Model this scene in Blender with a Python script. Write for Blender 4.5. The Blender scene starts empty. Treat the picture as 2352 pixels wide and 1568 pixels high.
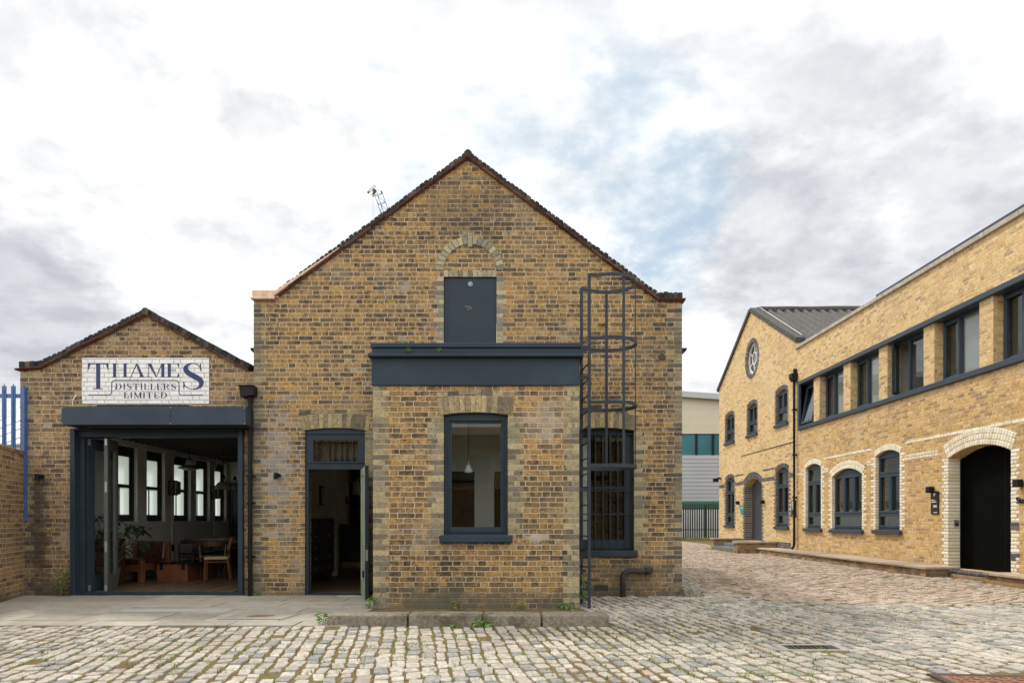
import bpy, bmesh, math, random
from mathutils import Vector, Matrix, geometry
from mathutils import noise as mnoise

random.seed(7)
C = bpy.context.scene
COL = C.collection
rad = math.radians

# ------------------------------------------------------------------ camera, sky, sun, exposure
CAMZ = 1.2
cam_d = bpy.data.cameras.new('camera')
cam = bpy.data.objects.new('camera', cam_d)
COL.objects.link(cam)
cam.location = (0, 0, CAMZ)
cam.rotation_euler = (rad(90), 0, 0)
cam_d.sensor_width = 36.0
cam_d.lens = 24.0
cam_d.shift_y = 0.1735
cam_d.clip_end = 2000
C.camera = cam

SUN = Vector((-0.50, 0.62, 1.0)).normalized()
SUN_EL = math.asin(SUN.z)
SUN_AZ = math.atan2(SUN.x, SUN.y)
sun_d = bpy.data.lights.new('sun', 'SUN')
sun_d.energy = 2.9
sun_d.angle = rad(7.0)
sun_d.color = (1.0, 0.94, 0.84)
sun = bpy.data.objects.new('sun', sun_d)
COL.objects.link(sun)
sun.location = (-20, 30, 40)
sun.rotation_euler = SUN.to_track_quat('Z', 'Y').to_euler()

C.view_settings.view_transform = 'Standard'
C.view_settings.look = 'None'
C.view_settings.exposure = 0.0
C.view_settings.gamma = 1.0
C.render.engine = 'CYCLES'
C.cycles.use_denoising = True
C.cycles.max_bounces = 10
C.cycles.transparent_max_bounces = 16
C.cycles.sample_clamp_indirect = 6.0


class NT:
    """Small node-graph writer."""
    def __init__(s, tree):
        s.t = tree

    def n(s, kind, **p):
        nd = s.t.nodes.new(kind)
        for k, v in p.items():
            setattr(nd, k, v)
        return nd

    def put(s, sock, v):
        if isinstance(v, bpy.types.NodeSocket):
            s.t.links.new(v, sock)
        elif v is not None:
            if sock.type in ('RGBA',) and len(v) == 3:
                v = (*v, 1)
            sock.default_value = v

    def m(s, op, a, b=None, c=None, clamp=False):
        nd = s.n('ShaderNodeMath', operation=op, use_clamp=clamp)
        for i, v in enumerate((a, b, c)):
            if v is not None:
                s.put(nd.inputs[i], v)
        return nd.outputs[0]

    def vm(s, op, a, b=None, out=0):
        nd = s.n('ShaderNodeVectorMath', operation=op)
        s.put(nd.inputs[0], a)
        if b is not None:
            s.put(nd.inputs[1], b)
        return nd.outputs[out]

    def xyz(s, v):
        nd = s.n('ShaderNodeSeparateXYZ')
        s.put(nd.inputs[0], v)
        return nd.outputs

    def comb(s, x, y, z):
        nd = s.n('ShaderNodeCombineXYZ')
        for i, v in enumerate((x, y, z)):
            s.put(nd.inputs[i], v)
        return nd.outputs[0]

    def noise(s, v, scale, detail=4, rough=0.55, color=False, dist=0.0):
        nd = s.n('ShaderNodeTexNoise')
        if v is not None:
            s.put(nd.inputs['Vector'], v)
        nd.inputs['Scale'].default_value = scale
        nd.inputs['Detail'].default_value = detail
        nd.inputs['Roughness'].default_value = rough
        nd.inputs['Distortion'].default_value = dist
        return nd.outputs['Color' if color else 'Fac']

    def step(s, v, lo, hi, a=0.0, b=1.0):
        nd = s.n('ShaderNodeMapRange', interpolation_type='SMOOTHSTEP')
        s.put(nd.inputs[0], v)
        for i, q in enumerate((lo, hi, a, b)):
            s.put(nd.inputs[i + 1], q)
        return nd.outputs[0]

    def mix(s, f, a, b, mode='MIX'):
        nd = s.n('ShaderNodeMix', data_type='RGBA', blend_type=mode)
        s.put(nd.inputs[0], f)
        s.put(nd.inputs[6], a)
        s.put(nd.inputs[7], b)
        return nd.outputs[2]

    def ramp(s, f, stops, const=False):
        nd = s.n('ShaderNodeValToRGB')
        cr = nd.color_ramp
        if const:
            cr.interpolation = 'CONSTANT'
        while len(cr.elements) < len(stops):
            cr.elements.new(0.5)
        for e, (p, c) in zip(cr.elements, stops):
            e.position = p
            e.color = (*c, 1)
        s.put(nd.inputs[0], f)
        return nd.outputs[0]

    def bump(s, h, strength, dist):
        nd = s.n('ShaderNodeBump')
        nd.inputs['Strength'].default_value = strength
        nd.inputs['Distance'].default_value = dist
        s.put(nd.inputs['Height'], h)
        return nd.outputs[0]


def make_world():
    w = bpy.data.worlds.new('World')
    C.world = w
    w.use_nodes = True
    t = w.node_tree
    t.nodes.clear()
    g = NT(t)
    d = g.vm('NORMALIZE', g.n('ShaderNodeTexCoord').outputs['Generated'])
    sky = g.n('ShaderNodeTexSky', sky_type='NISHITA', sun_disc=False)
    sky.sun_elevation = SUN_EL
    sky.sun_rotation = SUN_AZ
    sky.air_density = 1.0
    sky.dust_density = 1.0
    x, y, z = g.xyz(d)
    # cloud sheet: direction projected on a plane overhead
    zz = g.m('ADD', g.m('MAXIMUM', z, 0.0), 0.30)
    p = g.comb(g.m('DIVIDE', x, zz), g.m('DIVIDE', y, zz), 0.0)
    n1 = g.noise(p, 2.4, 10, 0.56, dist=0.15)
    n2 = g.noise(g.vm('ADD', p, (7.3, 2.1, 0.0)), 6.0, 10, 0.60, dist=0.1)
    n3 = g.noise(g.vm('ADD', p, (1.3, 9.1, 4.0)), 1.2, 6, 0.5)
    wob = g.m('MULTIPLY', g.m('SUBTRACT', n1, 0.5), 0.42)
    wob = g.m('ADD', wob, g.m('MULTIPLY', g.m('SUBTRACT', n2, 0.5), 0.16))

    def blob(px, py, r, soft, k=1.0, w=1.0):
        c = Vector(((px - 1176) / 1568, 1.0, (1192 - py) / 1568)).normalized()
        dist = g.vm('DISTANCE', d, tuple(c), out=1)
        dist = g.m('ADD', dist, g.m('MULTIPLY', wob, w))
        return g.m('MULTIPLY', g.step(dist, r + soft, r - soft), k)

    def union(*a):
        o = a[0]
        for q in a[1:]:
            o = g.m('MAXIMUM', o, q)
        return o
    blue = union(blob(1450, 290, 0.055, 0.06, 0.72), blob(1490, 440, 0.075, 0.06, 0.85), blob(1540, 560, 0.05, 0.04, 0.9), blob(1170, 320, 0.06, 0.06, 0.6),
                 blob(1290, 170, 0.03, 0.07, 0.4), blob(930, 375, 0.03, 0.05, 0.6), blob(1360, 380, 0.05, 0.04, 0.8))
    grey = union(blob(2010, 330, 0.16, 0.11, 0.50), blob(1860, 560, 0.13, 0.07, 0.95), blob(2200, 480, 0.12, 0.08, 0.75), blob(1640, 620, 0.05, 0.06, 0.4),
                 blob(40, 720, 0.10, 0.06, 1.0), blob(440, 720, 0.05, 0.05, 0.6), blob(560, 560, 0.07, 0.08, 0.35),
                 blob(560, 240, 0.09, 0.08, 0.42), blob(290, 120, 0.06, 0.07, 0.38))
    n1b = g.noise(g.vm('ADD', p, (-0.045, 0.055, 0.0)), 2.4, 10, 0.56, dist=0.15)
    rel = g.step(g.m('SUBTRACT', n1b, n1), -0.05, 0.05)
    tex = g.m('ADD', g.m('MULTIPLY', g.step(n2, 0.34, 0.62), 0.5), g.m('MULTIPLY', rel, 0.5))
    white = g.mix(tex, (0.90, 0.915, 0.935), (1.28, 1.28, 1.27))
    white = g.mix(g.step(n1, 0.30, 0.50), (0.92, 0.935, 0.96), white)
    greyc = g.mix(tex, (0.56, 0.58, 0.64), (0.77, 0.79, 0.83))
    cl = g.mix(grey, white, greyc)
    skyc = g.mix(1.0, sky.outputs[0], (0.10, 0.10, 0.10), 'MULTIPLY')
    skyc = g.mix(0.70, skyc, (0.60, 0.77, 0.90))
    skyc = g.mix(g.step(n2, 0.40, 0.70), skyc, (0.90, 0.96, 1.0))
    col = g.mix(blue, cl, skyc)
    # the unseen half of the sky behind the camera is bright, thin cloud
    back = g.step(y, 0.25, -0.35)
    col = g.mix(back, col, (1.9, 1.87, 1.80))
    below = g.step(z, 0.0, -0.05)
    col = g.mix(below, col, (0.35, 0.34, 0.32))
    bg = g.n('ShaderNodeBackground')
    g.put(bg.inputs[0], col)
    bg.inputs[1].default_value = 1.0
    out = g.n('ShaderNodeOutputWorld')
    t.links.new(bg.outputs[0], out.inputs[0])


make_world()

# ------------------------------------------------------------------ materials
M = {}
COURSE, MODULE = 0.0715, 0.3375


def new_mat(name):
    m = bpy.data.materials.new(name)
    m.use_nodes = True
    m.node_tree.nodes.clear()
    g = NT(m.node_tree)
    out = g.n('ShaderNodeOutputMaterial')
    M[name] = m
    return m, g, out


def principled(g, out, col, rough, normal=None, metal=0.0, spec=0.5):
    b = g.n('ShaderNodeBsdfPrincipled')
    g.put(b.inputs['Base Color'], col)
    g.put(b.inputs['Roughness'], rough)
    b.inputs['Metallic'].default_value = metal
    b.inputs['Specular IOR Level'].default_value = spec
    if normal is not None:
        g.put(b.inputs['Normal'], normal)
    g.t.links.new(b.outputs[0], out.inputs[0])
    return b


def wpos(g):
    return g.n('ShaderNodeNewGeometry').outputs['Position']


def plain(name, col, rough=0.5, var=0.15, scale=6.0, bump=0.0, metal=0.0, spec=0.5, fine=60.0):
    m, g, out = new_mat(name)
    p = g.n('ShaderNodeTexCoord').outputs['Object']
    n = g.noise(p, scale, 5, 0.6)
    f = g.noise(p, fine, 3, 0.6)
    k = g.m('ADD', g.m('MULTIPLY', n, 0.7), g.m('MULTIPLY', f, 0.3))
    c = g.mix(g.step(k, 0.3, 0.7), tuple(v * (1 - var) for v in col), tuple(min(1, v * (1 + var)) for v in col))
    nrm = g.bump(f, bump, 0.004) if bump else None
    principled(g, out, c, g.step(n, 0.2, 0.8, rough - 0.06, rough + 0.06), nrm, metal, spec)
    return m


def brick(name, stops, mortar, h=COURSE, M_=MODULE, joint=0.0125, tints=(), seed=0.0, bump=0.9, rough=0.9, inner=0.35, sooty=0.0, flat=False, stain=None, soot=None, patches=()):
    """Flemish bond: stretcher and header alternate in every course. UV is in metres."""
    m, g, out = new_mat(name)
    uv = g.n('ShaderNodeUVMap').outputs[0]
    pos = wpos(g)
    wob = g.noise(pos, 9.0, 2, 0.5, color=True)
    wx, wy, wz = g.xyz(g.vm('SUBTRACT', wob, (0.5, 0.5, 0.5)))
    u0, v0, _ = g.xyz(uv)
    u = g.m('ADD', u0, g.m('MULTIPLY', wx, 0.020))
    v = g.m('ADD', v0, g.m('MULTIPLY', wy, 0.014))
    rv = g.m('DIVIDE', v, h)
    row = g.m('FLOOR', rv)
    fv = g.m('MULTIPLY', g.m('FRACT', rv), h)
    wr = g.n('ShaderNodeTexWhiteNoise', noise_dimensions='1D')
    g.put(wr.inputs['W'], g.m('ADD', row, seed))
    jitter = g.m('MULTIPLY', g.m('SUBTRACT', wr.outputs['Value'], 0.5), 0.16)
    half = g.m('MULTIPLY', g.m('FLOORED_MODULO', row, 2.0), 0.5)
    uu = g.m('ADD', g.m('ADD', g.m('DIVIDE', u, M_), half), jitter)
    cell = g.m('FLOOR', uu)
    f = g.m('MULTIPLY', g.m('FRACT', uu), M_)
    L = M_ * 2 / 3
    ish = g.m('GREATER_THAN', f, L)
    loc = g.m('SUBTRACT', f, g.m('MULTIPLY', ish, L))
    wid = g.m('SUBTRACT', L, g.m('MULTIPLY', ish, M_ / 3))
    du = g.m('MINIMUM', loc, g.m('SUBTRACT', wid, loc))
    dv = g.m('MINIMUM', fv, g.m('SUBTRACT', h, fv))
    # rounded corners, ragged edges
    dd = g.m('SMOOTH_MIN', du, dv, 0.012)
    rag = g.m('MULTIPLY', g.m('SUBTRACT', g.noise(pos, 45.0, 3, 0.6), 0.5), 0.010)
    dd = g.m('ADD', dd, rag)
    mask = g.step(dd, joint * 0.5 - 0.0035, joint * 0.5 + 0.002)
    idv = g.comb(g.m('ADD', g.m('MULTIPLY', cell, 2.0), ish), row, seed)
    wn = g.n('ShaderNodeTexWhiteNoise', noise_dimensions='3D')
    g.put(wn.inputs['Vector'], idv)
    rnd = wn.outputs['Value']
    big = g.noise(pos, 0.75, 4, 0.6)
    if sooty:
        rnd = g.m('ADD', g.m('MULTIPLY', rnd, 1.0 - sooty), g.m('MULTIPLY', g.step(big, 0.32, 0.68), sooty), clamp=True)
    c = g.ramp(rnd, stops, const=False)
    _, r2, r3 = g.xyz(wn.outputs['Color'])
    # mottling inside a brick
    inn = g.noise(g.vm('ADD', pos, g.vm('SCALE', wn.outputs['Color'], None)), 26.0, 4, 0.7)
    inn2 = g.noise(pos, 90.0, 3, 0.7)
    k = g.m('ADD', g.step(inn, 0.25, 0.75, 1 - inner, 1 + inner), g.m('MULTIPLY', g.m('SUBTRACT', inn2, 0.5), inner * 1.2))
    c = g.mix(1.0, c, g.comb(k, k, k), 'MULTIPLY')
    if soot:
        sc_, amt_, lo_, hi_ = soot
        inn3 = g.noise(g.vm('ADD', pos, (4.0, 1.0, 8.0)), 13.0, 5, 0.72)
        kk = g.m('ADD', g.m('MULTIPLY', r2, 0.42), g.m('MULTIPLY', g.m('SUBTRACT', inn3, 0.5), 2.1))
        kk = g.m('ADD', kk, g.m('MULTIPLY', g.m('SUBTRACT', big, 0.5), 1.5))
        top = g.m('MULTIPLY', g.m('DIVIDE', fv, h), 0.16)
        kk = g.m('ADD', kk, top)
        c = g.mix(g.m('MULTIPLY', g.step(kk, lo_, hi_), amt_), c, sc_)
    for i, (sc, lo, hi, amt, tc) in enumerate(tints):
        tn = g.noise(g.vm('ADD', pos, (3.1 * i + seed, 1.7 * i, 5.3)), sc, 4, 0.62)
        c = g.mix(g.m('MULTIPLY', g.step(tn, lo, hi), amt), c, tc)
    mn = g.noise(pos, 30.0, 3, 0.6)
    mc = g.mix(g.step(mn, 0.3, 0.7), tuple(q * 0.72 for q in mortar), mortar)
    mc = g.mix(g.step(big, 0.42, 0.80, 0.0, 0.40), mc, tuple(q * 0.42 for q in mortar))
    col = g.mix(mask, mc, c)
    if stain:
        zc = g.xyz(pos)[2]
        zn = g.m('ADD', zc, g.m('MULTIPLY', g.m('SUBTRACT', g.noise(pos, 2.2, 4, 0.65), 0.5), 1.0))
        col = g.mix(g.step(zn, 0.30, 0.0, 0.0, 0.75), col, stain)
    if patches:
        xc, _, zc = g.xyz(pos)
        pn = g.m('SUBTRACT', g.m('ADD', g.noise(pos, 4.0, 6, 0.75), g.m('ADD', g.m('MULTIPLY', r3, 0.30), g.m('MULTIPLY', inn, 0.35))), 0.82)
        for (cx, cz, rx, rz, amt, pc) in patches:
            dx = g.m('DIVIDE', g.m('SUBTRACT', xc, cx), rx)
            dz = g.m('DIVIDE', g.m('SUBTRACT', zc, cz), rz)
            dd2 = g.m('SQRT', g.m('ADD', g.m('MULTIPLY', dx, dx), g.m('MULTIPLY', dz, dz)))
            dd2 = g.m('ADD', dd2, g.m('MULTIPLY', pn, 2.6))
            col = g.mix(g.m('MULTIPLY', g.step(dd2, 1.15, 0.35), amt), col, pc)
    hgt = g.m('ADD', mask, g.m('MULTIPLY', inn2, 0.30))
    nrm = g.bump(hgt, bump, 0.008)
    principled(g, out, col, rough, nrm, spec=0.25)
    return m


# old sooty yellow stock brick of the two left buildings
brick('stock_brick',
      [(0.0, (0.12, 0.090, 0.058)), (0.18, (0.19, 0.128, 0.070)), (0.40, (0.275, 0.175, 0.076)), (0.62, (0.345, 0.222, 0.090)),
       (0.80, (0.40, 0.23, 0.074)), (0.93, (0.37, 0.295, 0.17)), (1.0, (0.28, 0.25, 0.19))],
      (0.60, 0.48, 0.34), tints=[(0.9, 0.54, 0.72, 0.32, (0.34, 0.315, 0.27)), (1.6, 0.56, 0.74, 0.32, (0.42, 0.24, 0.07)), (0.55, 0.54, 0.72, 0.30, (0.15, 0.125, 0.095))],
      sooty=0.20, inner=0.40, stain=(0.10, 0.092, 0.065), joint=0.0138, soot=((0.044, 0.038, 0.032), 0.92, 0.08, 0.76),
      patches=[(-3.68, 2.0, 0.30, 1.1, 0.55, (0.36, 0.35, 0.34)), (0.42, 2.52, 0.36, 0.30, 0.36, (0.48, 0.45, 0.41)), (-1.68, 4.82, 0.10, 0.09, 0.9, (0.33, 0.29, 0.25)),
               (-0.7, 6.1, 0.8, 0.7, 0.40, (0.075, 0.065, 0.055)), (-3.0, 0.35, 0.5, 0.28, 0.6, (0.30, 0.27, 0.24)), (-0.9, 0.12, 1.2, 0.20, 0.6, (0.115, 0.11, 0.085)),
               (1.9, 0.25, 1.0, 0.40, 0.55, (0.085, 0.08, 0.062)), (0.35, 0.95, 0.16, 0.10, 0.6, (0.55, 0.50, 0.45)), (-1.1, 0.95, 0.4, 0.3, 0.3, (0.40, 0.33, 0.25)), (2.3, 3.9, 0.4, 0.9, 0.3, (0.08, 0.07, 0.06))])
brick('stock_brick_brown',
      [(0.0, (0.16, 0.12, 0.085)), (0.2, (0.22, 0.15, 0.09)), (0.5, (0.31, 0.205, 0.105)), (0.8, (0.38, 0.25, 0.115)), (0.93, (0.36, 0.29, 0.19)), (1.0, (0.30, 0.16, 0.085))],
      (0.57, 0.45, 0.33), seed=31.0, tints=[(1.3, 0.52, 0.72, 0.32, (0.33, 0.27, 0.21)), (0.7, 0.52, 0.72, 0.30, (0.15, 0.12, 0.09))],
      sooty=0.20, inner=0.34, stain=(0.10, 0.088, 0.068), joint=0.0135, soot=((0.055, 0.046, 0.038), 0.90, 0.08, 0.78),
      patches=[(-7.45, 0.95, 0.20, 1.1, 0.75, (0.055, 0.045, 0.04)), (-6.98, 0.9, 0.12, 0.5, 0.5, (0.45, 0.36, 0.30)), (-7.2, 0.1, 0.5, 0.2, 0.5, (0.12, 0.10, 0.075)), (-4.15, 1.8, 0.12, 1.6, 0.5, (0.09, 0.085, 0.07))])
# clean warm stock brick of the right buildings
brick('yellow_brick',
      [(0.0, (0.27, 0.18, 0.13)), (0.10, (0.40, 0.27, 0.155)), (0.25, (0.56, 0.375, 0.165)), (0.5, (0.65, 0.455, 0.205)),
       (0.75, (0.70, 0.515, 0.26)), (0.92, (0.62, 0.385, 0.145)), (1.0, (0.52, 0.45, 0.37))],
      (0.72, 0.60, 0.42), h=0.072, joint=0.0125, stain=(0.36, 0.28, 0.18), soot=((0.22, 0.15, 0.12), 0.50, 0.35, 1.0), seed=77.0,
      tints=[(2.6, 0.60, 0.75, 0.35, (0.42, 0.36, 0.28)), (0.5, 0.5, 0.7, 0.25, (0.68, 0.54, 0.35)), (0.8, 0.58, 0.75, 0.25, (0.52, 0.32, 0.09))],
      sooty=0.15, inner=0.32, bump=0.8)
brick('orange_brick',
      [(0.0, (0.25, 0.16, 0.11)), (0.12, (0.38, 0.235, 0.12)), (0.3, (0.53, 0.33, 0.115)), (0.6, (0.62, 0.395, 0.155)),
       (0.85, (0.68, 0.465, 0.21)), (1.0, (0.48, 0.37, 0.26))],
      (0.66, 0.54, 0.375), h=0.072, joint=0.0125, stain=(0.34, 0.26, 0.16), soot=((0.18, 0.115, 0.08), 0.60, 0.28, 0.95), seed=177.0,
      tints=[(2.6, 0.60, 0.75, 0.35, (0.40, 0.33, 0.24)), (0.5, 0.5, 0.68, 0.32, (0.64, 0.50, 0.32)), (0.8, 0.56, 0.75, 0.30, (0.48, 0.28, 0.07))],
      sooty=0.18, inner=0.36, bump=0.8)
brick('low_wall_brick',
      [(0.0, (0.12, 0.085, 0.06)), (0.3, (0.25, 0.17, 0.10)), (0.7, (0.36, 0.245, 0.13)), (0.92, (0.42, 0.22, 0.07)), (1.0, (0.42, 0.33, 0.22))],
      (0.33, 0.27, 0.19), seed=12.0, inner=0.35, tints=[(2.0, 0.5, 0.7, 0.4, (0.22, 0.19, 0.13))])
brick('yard_wall_brick',
      [(0.0, (0.10, 0.065, 0.045)), (0.2, (0.20, 0.12, 0.065)), (0.5, (0.32, 0.195, 0.085)), (0.8, (0.39, 0.24, 0.095)), (1.0, (0.36, 0.15, 0.06))],
      (0.58, 0.48, 0.37), joint=0.0135, soot=((0.06, 0.045, 0.038), 0.7, 0.2, 0.9), seed=5.0, inner=0.4, sooty=0.2, stain=(0.09, 0.07, 0.05))
brick('white_painted_brick', [(0.0, (0.74, 0.75, 0.76)), (1.0, (0.84, 0.845, 0.85))], (0.64, 0.65, 0.67), joint=0.010, inner=0.06, bump=1.0, rough=0.7,
      tints=[(6.0, 0.64, 0.8, 0.35, (0.50, 0.48, 0.44))])
brick('inside_brick', [(0.0, (0.10, 0.06, 0.035)), (0.5, (0.22, 0.12, 0.06)), (1.0, (0.30, 0.19, 0.09))], (0.24, 0.19, 0.13), seed=44.0, inner=0.3)


def island_mat(name, stops, rough=0.85, inner=0.3, scale=30.0, bump=0.6, tint=None, spec=0.3):
    """Every loose piece of the mesh draws its own colour."""
    m, g, out = new_mat(name)
    ge = g.n('ShaderNodeNewGeometry')
    pos = ge.outputs['Position']
    c = g.ramp(ge.outputs['Random Per Island'], stops)
    n = g.noise(pos, scale, 5, 0.68)
    n2 = g.noise(pos, scale * 4, 3, 0.7)
    k = g.m('ADD', g.step(n, 0.28, 0.72, 1 - inner, 1 + inner), g.m('MULTIPLY', g.m('SUBTRACT', n2, 0.5), inner))
    c = g.mix(1.0, c, g.comb(k, k, k), 'MULTIPLY')
    if tint:
        sc, lo, hi, amt, tc = tint
        c = g.mix(g.m('MULTIPLY', g.step(g.noise(pos, sc, 4, 0.6), lo, hi), amt), c, tc)
    principled(g, out, c, rough, g.bump(n2, bump, 0.004), spec=spec)
    return m


island_mat('gault_brick', [(0.0, (0.12, 0.11, 0.085)), (0.3, (0.22, 0.20, 0.145)), (0.6, (0.33, 0.285, 0.17)), (0.85, (0.40, 0.34, 0.20)), (1.0, (0.16, 0.15, 0.13))],
           tint=(3.0, 0.5, 0.7, 0.5, (0.13, 0.12, 0.10)), inner=0.28)
island_mat('pale_gault_brick', [(0.0, (0.15, 0.145, 0.115)), (0.35, (0.26, 0.245, 0.175)), (0.7, (0.36, 0.33, 0.225)), (0.9, (0.43, 0.375, 0.235)), (1.0, (0.20, 0.195, 0.17))], inner=0.25)
island_mat('grey_quoin_brick', [(0.0, (0.07, 0.065, 0.058)), (0.35, (0.14, 0.125, 0.095)), (0.65, (0.22, 0.19, 0.13)), (0.9, (0.33, 0.27, 0.15)), (1.0, (0.09, 0.085, 0.08))],
           tint=(1.4, 0.5, 0.7, 0.5, (0.10, 0.095, 0.085)), inner=0.3)
island_mat('arch_brick', [(0.0, (0.09, 0.08, 0.065)), (0.3, (0.20, 0.165, 0.11)), (0.6, (0.33, 0.27, 0.16)), (0.85, (0.40, 0.32, 0.17)), (1.0, (0.14, 0.125, 0.10))], inner=0.34, scale=22)
island_mat('coping_brick', [(0.0, (0.016, 0.016, 0.017)), (0.5, (0.035, 0.034, 0.034)), (0.85, (0.06, 0.056, 0.05)), (1.0, (0.10, 0.088, 0.065))], inner=0.5, scale=24, bump=1.0,
           tint=(7.0, 0.60, 0.72, 0.5, (0.15, 0.12, 0.06)))
island_mat('white_brick', [(0.0, (0.66, 0.60, 0.44)), (0.4, (0.78, 0.74, 0.60)), (0.8, (0.82, 0.79, 0.68)), (1.0, (0.72, 0.66, 0.48))], rough=0.6, inner=0.08, bump=0.25)
island_mat('blue_brick', [(0.0, (0.055, 0.056, 0.068)), (0.5, (0.095, 0.095, 0.112)), (0.8, (0.13, 0.12, 0.13)), (1.0, (0.17, 0.15, 0.145))], rough=0.6, inner=0.25)
island_mat('tile_creasing', [(0.0, (0.075, 0.028, 0.020)), (0.4, (0.13, 0.042, 0.027)), (0.7, (0.17, 0.075, 0.05)), (1.0, (0.10, 0.085, 0.07))], inner=0.4, scale=18)
island_mat('sett', [(0.0, (0.29, 0.28, 0.255)), (0.10, (0.215, 0.22, 0.22)), (0.20, (0.34, 0.32, 0.28)), (0.48, (0.41, 0.38, 0.33)), (0.70, (0.375, 0.335, 0.285)),
                    (0.84, (0.46, 0.43, 0.375)), (0.94, (0.35, 0.295, 0.25)), (1.0, (0.23, 0.235, 0.24))], rough=0.85, inner=0.34, scale=20, bump=1.4, spec=0.2,
           tint=(0.55, 0.50, 0.66, 0.38, (0.26, 0.235, 0.20)))
island_mat('pink_sett', [(0.0, (0.26, 0.215, 0.175)), (0.3, (0.36, 0.28, 0.225)), (0.6, (0.42, 0.325, 0.26)), (0.85, (0.45, 0.38, 0.315)), (1.0, (0.29, 0.26, 0.23))], rough=0.85, inner=0.3, scale=18, bump=1.2, spec=0.2)
island_mat('flagstone', [(0.0, (0.28, 0.262, 0.225)), (0.4, (0.37, 0.345, 0.295)), (0.7, (0.41, 0.378, 0.315)), (1.0, (0.32, 0.28, 0.232))], rough=0.85, inner=0.14, scale=5, bump=0.3,
           tint=(1.2, 0.5, 0.7, 0.4, (0.25, 0.225, 0.19)))
island_mat('slab_stone', [(0.0, (0.30, 0.235, 0.175)), (0.5, (0.38, 0.30, 0.225)), (1.0, (0.43, 0.35, 0.265))], rough=0.85, inner=0.18, scale=9, bump=0.4)
island_mat('kerb_granite', [(0.0, (0.15, 0.143, 0.118)), (0.5, (0.21, 0.188, 0.150)), (1.0, (0.24, 0.20, 0.155))], rough=0.85, inner=0.40, scale=26, bump=1.0,
           tint=(3.2, 0.50, 0.66, 0.72, (0.075, 0.068, 0.04)))
island_mat('floor_plank', [(0.0, (0.08, 0.050, 0.032)), (0.5, (0.13, 0.085, 0.055)), (1.0, (0.18, 0.12, 0.078))], rough=0.42, inner=0.3, scale=8, bump=0.1)

plain('navy_paint', (0.026, 0.040, 0.056), 0.48, 0.16, 2.5, 0.12, spec=0.22)
plain('navy_paint_worn', (0.027, 0.044, 0.064), 0.52, 0.22, 1.6, 0.25, spec=0.22)
plain('frame_dark_green', (0.016, 0.022, 0.019), 0.45, 0.15, 4.0)
plain('slate_frame', (0.040, 0.060, 0.080), 0.42, 0.10, 4.0, spec=0.25)
plain('dark_steel', (0.030, 0.038, 0.050), 0.45, 0.16, 5.0, 0.15, spec=0.22)
plain('black_metal', (0.010, 0.010, 0.011), 0.5, 0.2, 8.0, spec=0.2)
plain('black_door', (0.0032, 0.0036, 0.003), 0.85, 0.3, 3.0, spec=0.04)
plain('cast_iron', (0.035, 0.033, 0.028), 0.75, 0.5, 14.0, 0.8)
plain('sage_paint', (0.29, 0.345, 0.265), 0.55, 0.08, 3.0)
plain('frame_grey', (0.085, 0.092, 0.085), 0.5, 0.08, 3.0)
plain('steel', (0.45, 0.46, 0.45), 0.35, 0.1, 8, metal=0.7)
plain('brass', (0.55, 0.36, 0.15), 0.35, 0.15, 8, metal=0.85)
plain('green_enamel', (0.10, 0.19, 0.11), 0.3, 0.2, 6)
plain('olive_enamel', (0.18, 0.21, 0.155), 0.38, 0.12, 6)
plain('interior_grey', (0.60, 0.585, 0.555), 0.85, 0.07, 1.5)
plain('interior_pale', (0.72, 0.70, 0.66), 0.85, 0.06, 1.5)
plain('white_plaster', (0.86, 0.85, 0.82), 0.85, 0.04, 1.5)
plain('interior_dark', (0.12, 0.115, 0.11), 0.85, 0.1, 1.5)
plain('ceiling_dark', (0.045, 0.040, 0.038), 0.8, 0.2, 2.0)
plain('chest_black', (0.042, 0.042, 0.043), 0.55, 0.2, 5.0)
plain('bar_navy', (0.028, 0.036, 0.050), 0.5, 0.2, 4.0)
plain('leather', (0.055, 0.018, 0.011), 0.30, 0.35, 7.0, 0.4)
plain('navy_leather', (0.012, 0.016, 0.028), 0.35, 0.2, 6.0)
plain('teak', (0.165, 0.060, 0.027), 0.45, 0.3, 6.0, 0.2)
plain('dark_wood', (0.060, 0.028, 0.016), 0.4, 0.3, 6.0)
plain('rope', (0.48, 0.33, 0.17), 0.85, 0.25, 30.0, 0.8)
plain('smoked_glass', (0.006, 0.007, 0.007), 0.06, 0.1, 2.0)
plain('terracotta', (0.16, 0.15, 0.13), 0.8, 0.2, 5.0)
plain('leaf_dark', (0.030, 0.060, 0.022), 0.42, 0.35, 9.0)
plain('leaf_bright', (0.13, 0.26, 0.05), 0.55, 0.30, 20.0)
plain('grass_green', (0.19, 0.24, 0.065), 0.8, 0.4, 2.0)
plain('bark', (0.16, 0.12, 0.075), 0.85, 0.3, 20.0)
plain('sign_blue', (0.020, 0.038, 0.125), 0.6, 0.15, 12.0)
plain('fence_blue', (0.055, 0.13, 0.33), 0.55, 0.22, 7.0, 0.2)
plain('fence_green', (0.012, 0.022, 0.020), 0.5, 0.2, 5.0)
plain('sandstone', (0.58, 0.42, 0.28), 0.85, 0.14, 8.0, 0.5)
plain('concrete', (0.30, 0.28, 0.25), 0.9, 0.2, 5.0, 0.6)
plain('coping_stone', (0.40, 0.36, 0.295), 0.9, 0.25, 7.0, 0.6)
plain('slate_roof', (0.055, 0.056, 0.062), 0.7, 0.25, 3.0, 0.4)
plain('asbestos', (0.085, 0.083, 0.080), 0.92, 0.42, 9.0, 0.8, fine=22)
plain('ridge_lichen', (0.065, 0.060, 0.055), 0.95, 0.5, 9.0, 0.9)
plain('cream_cladding', (0.56, 0.53, 0.42), 0.6, 0.05, 0.8)
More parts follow.
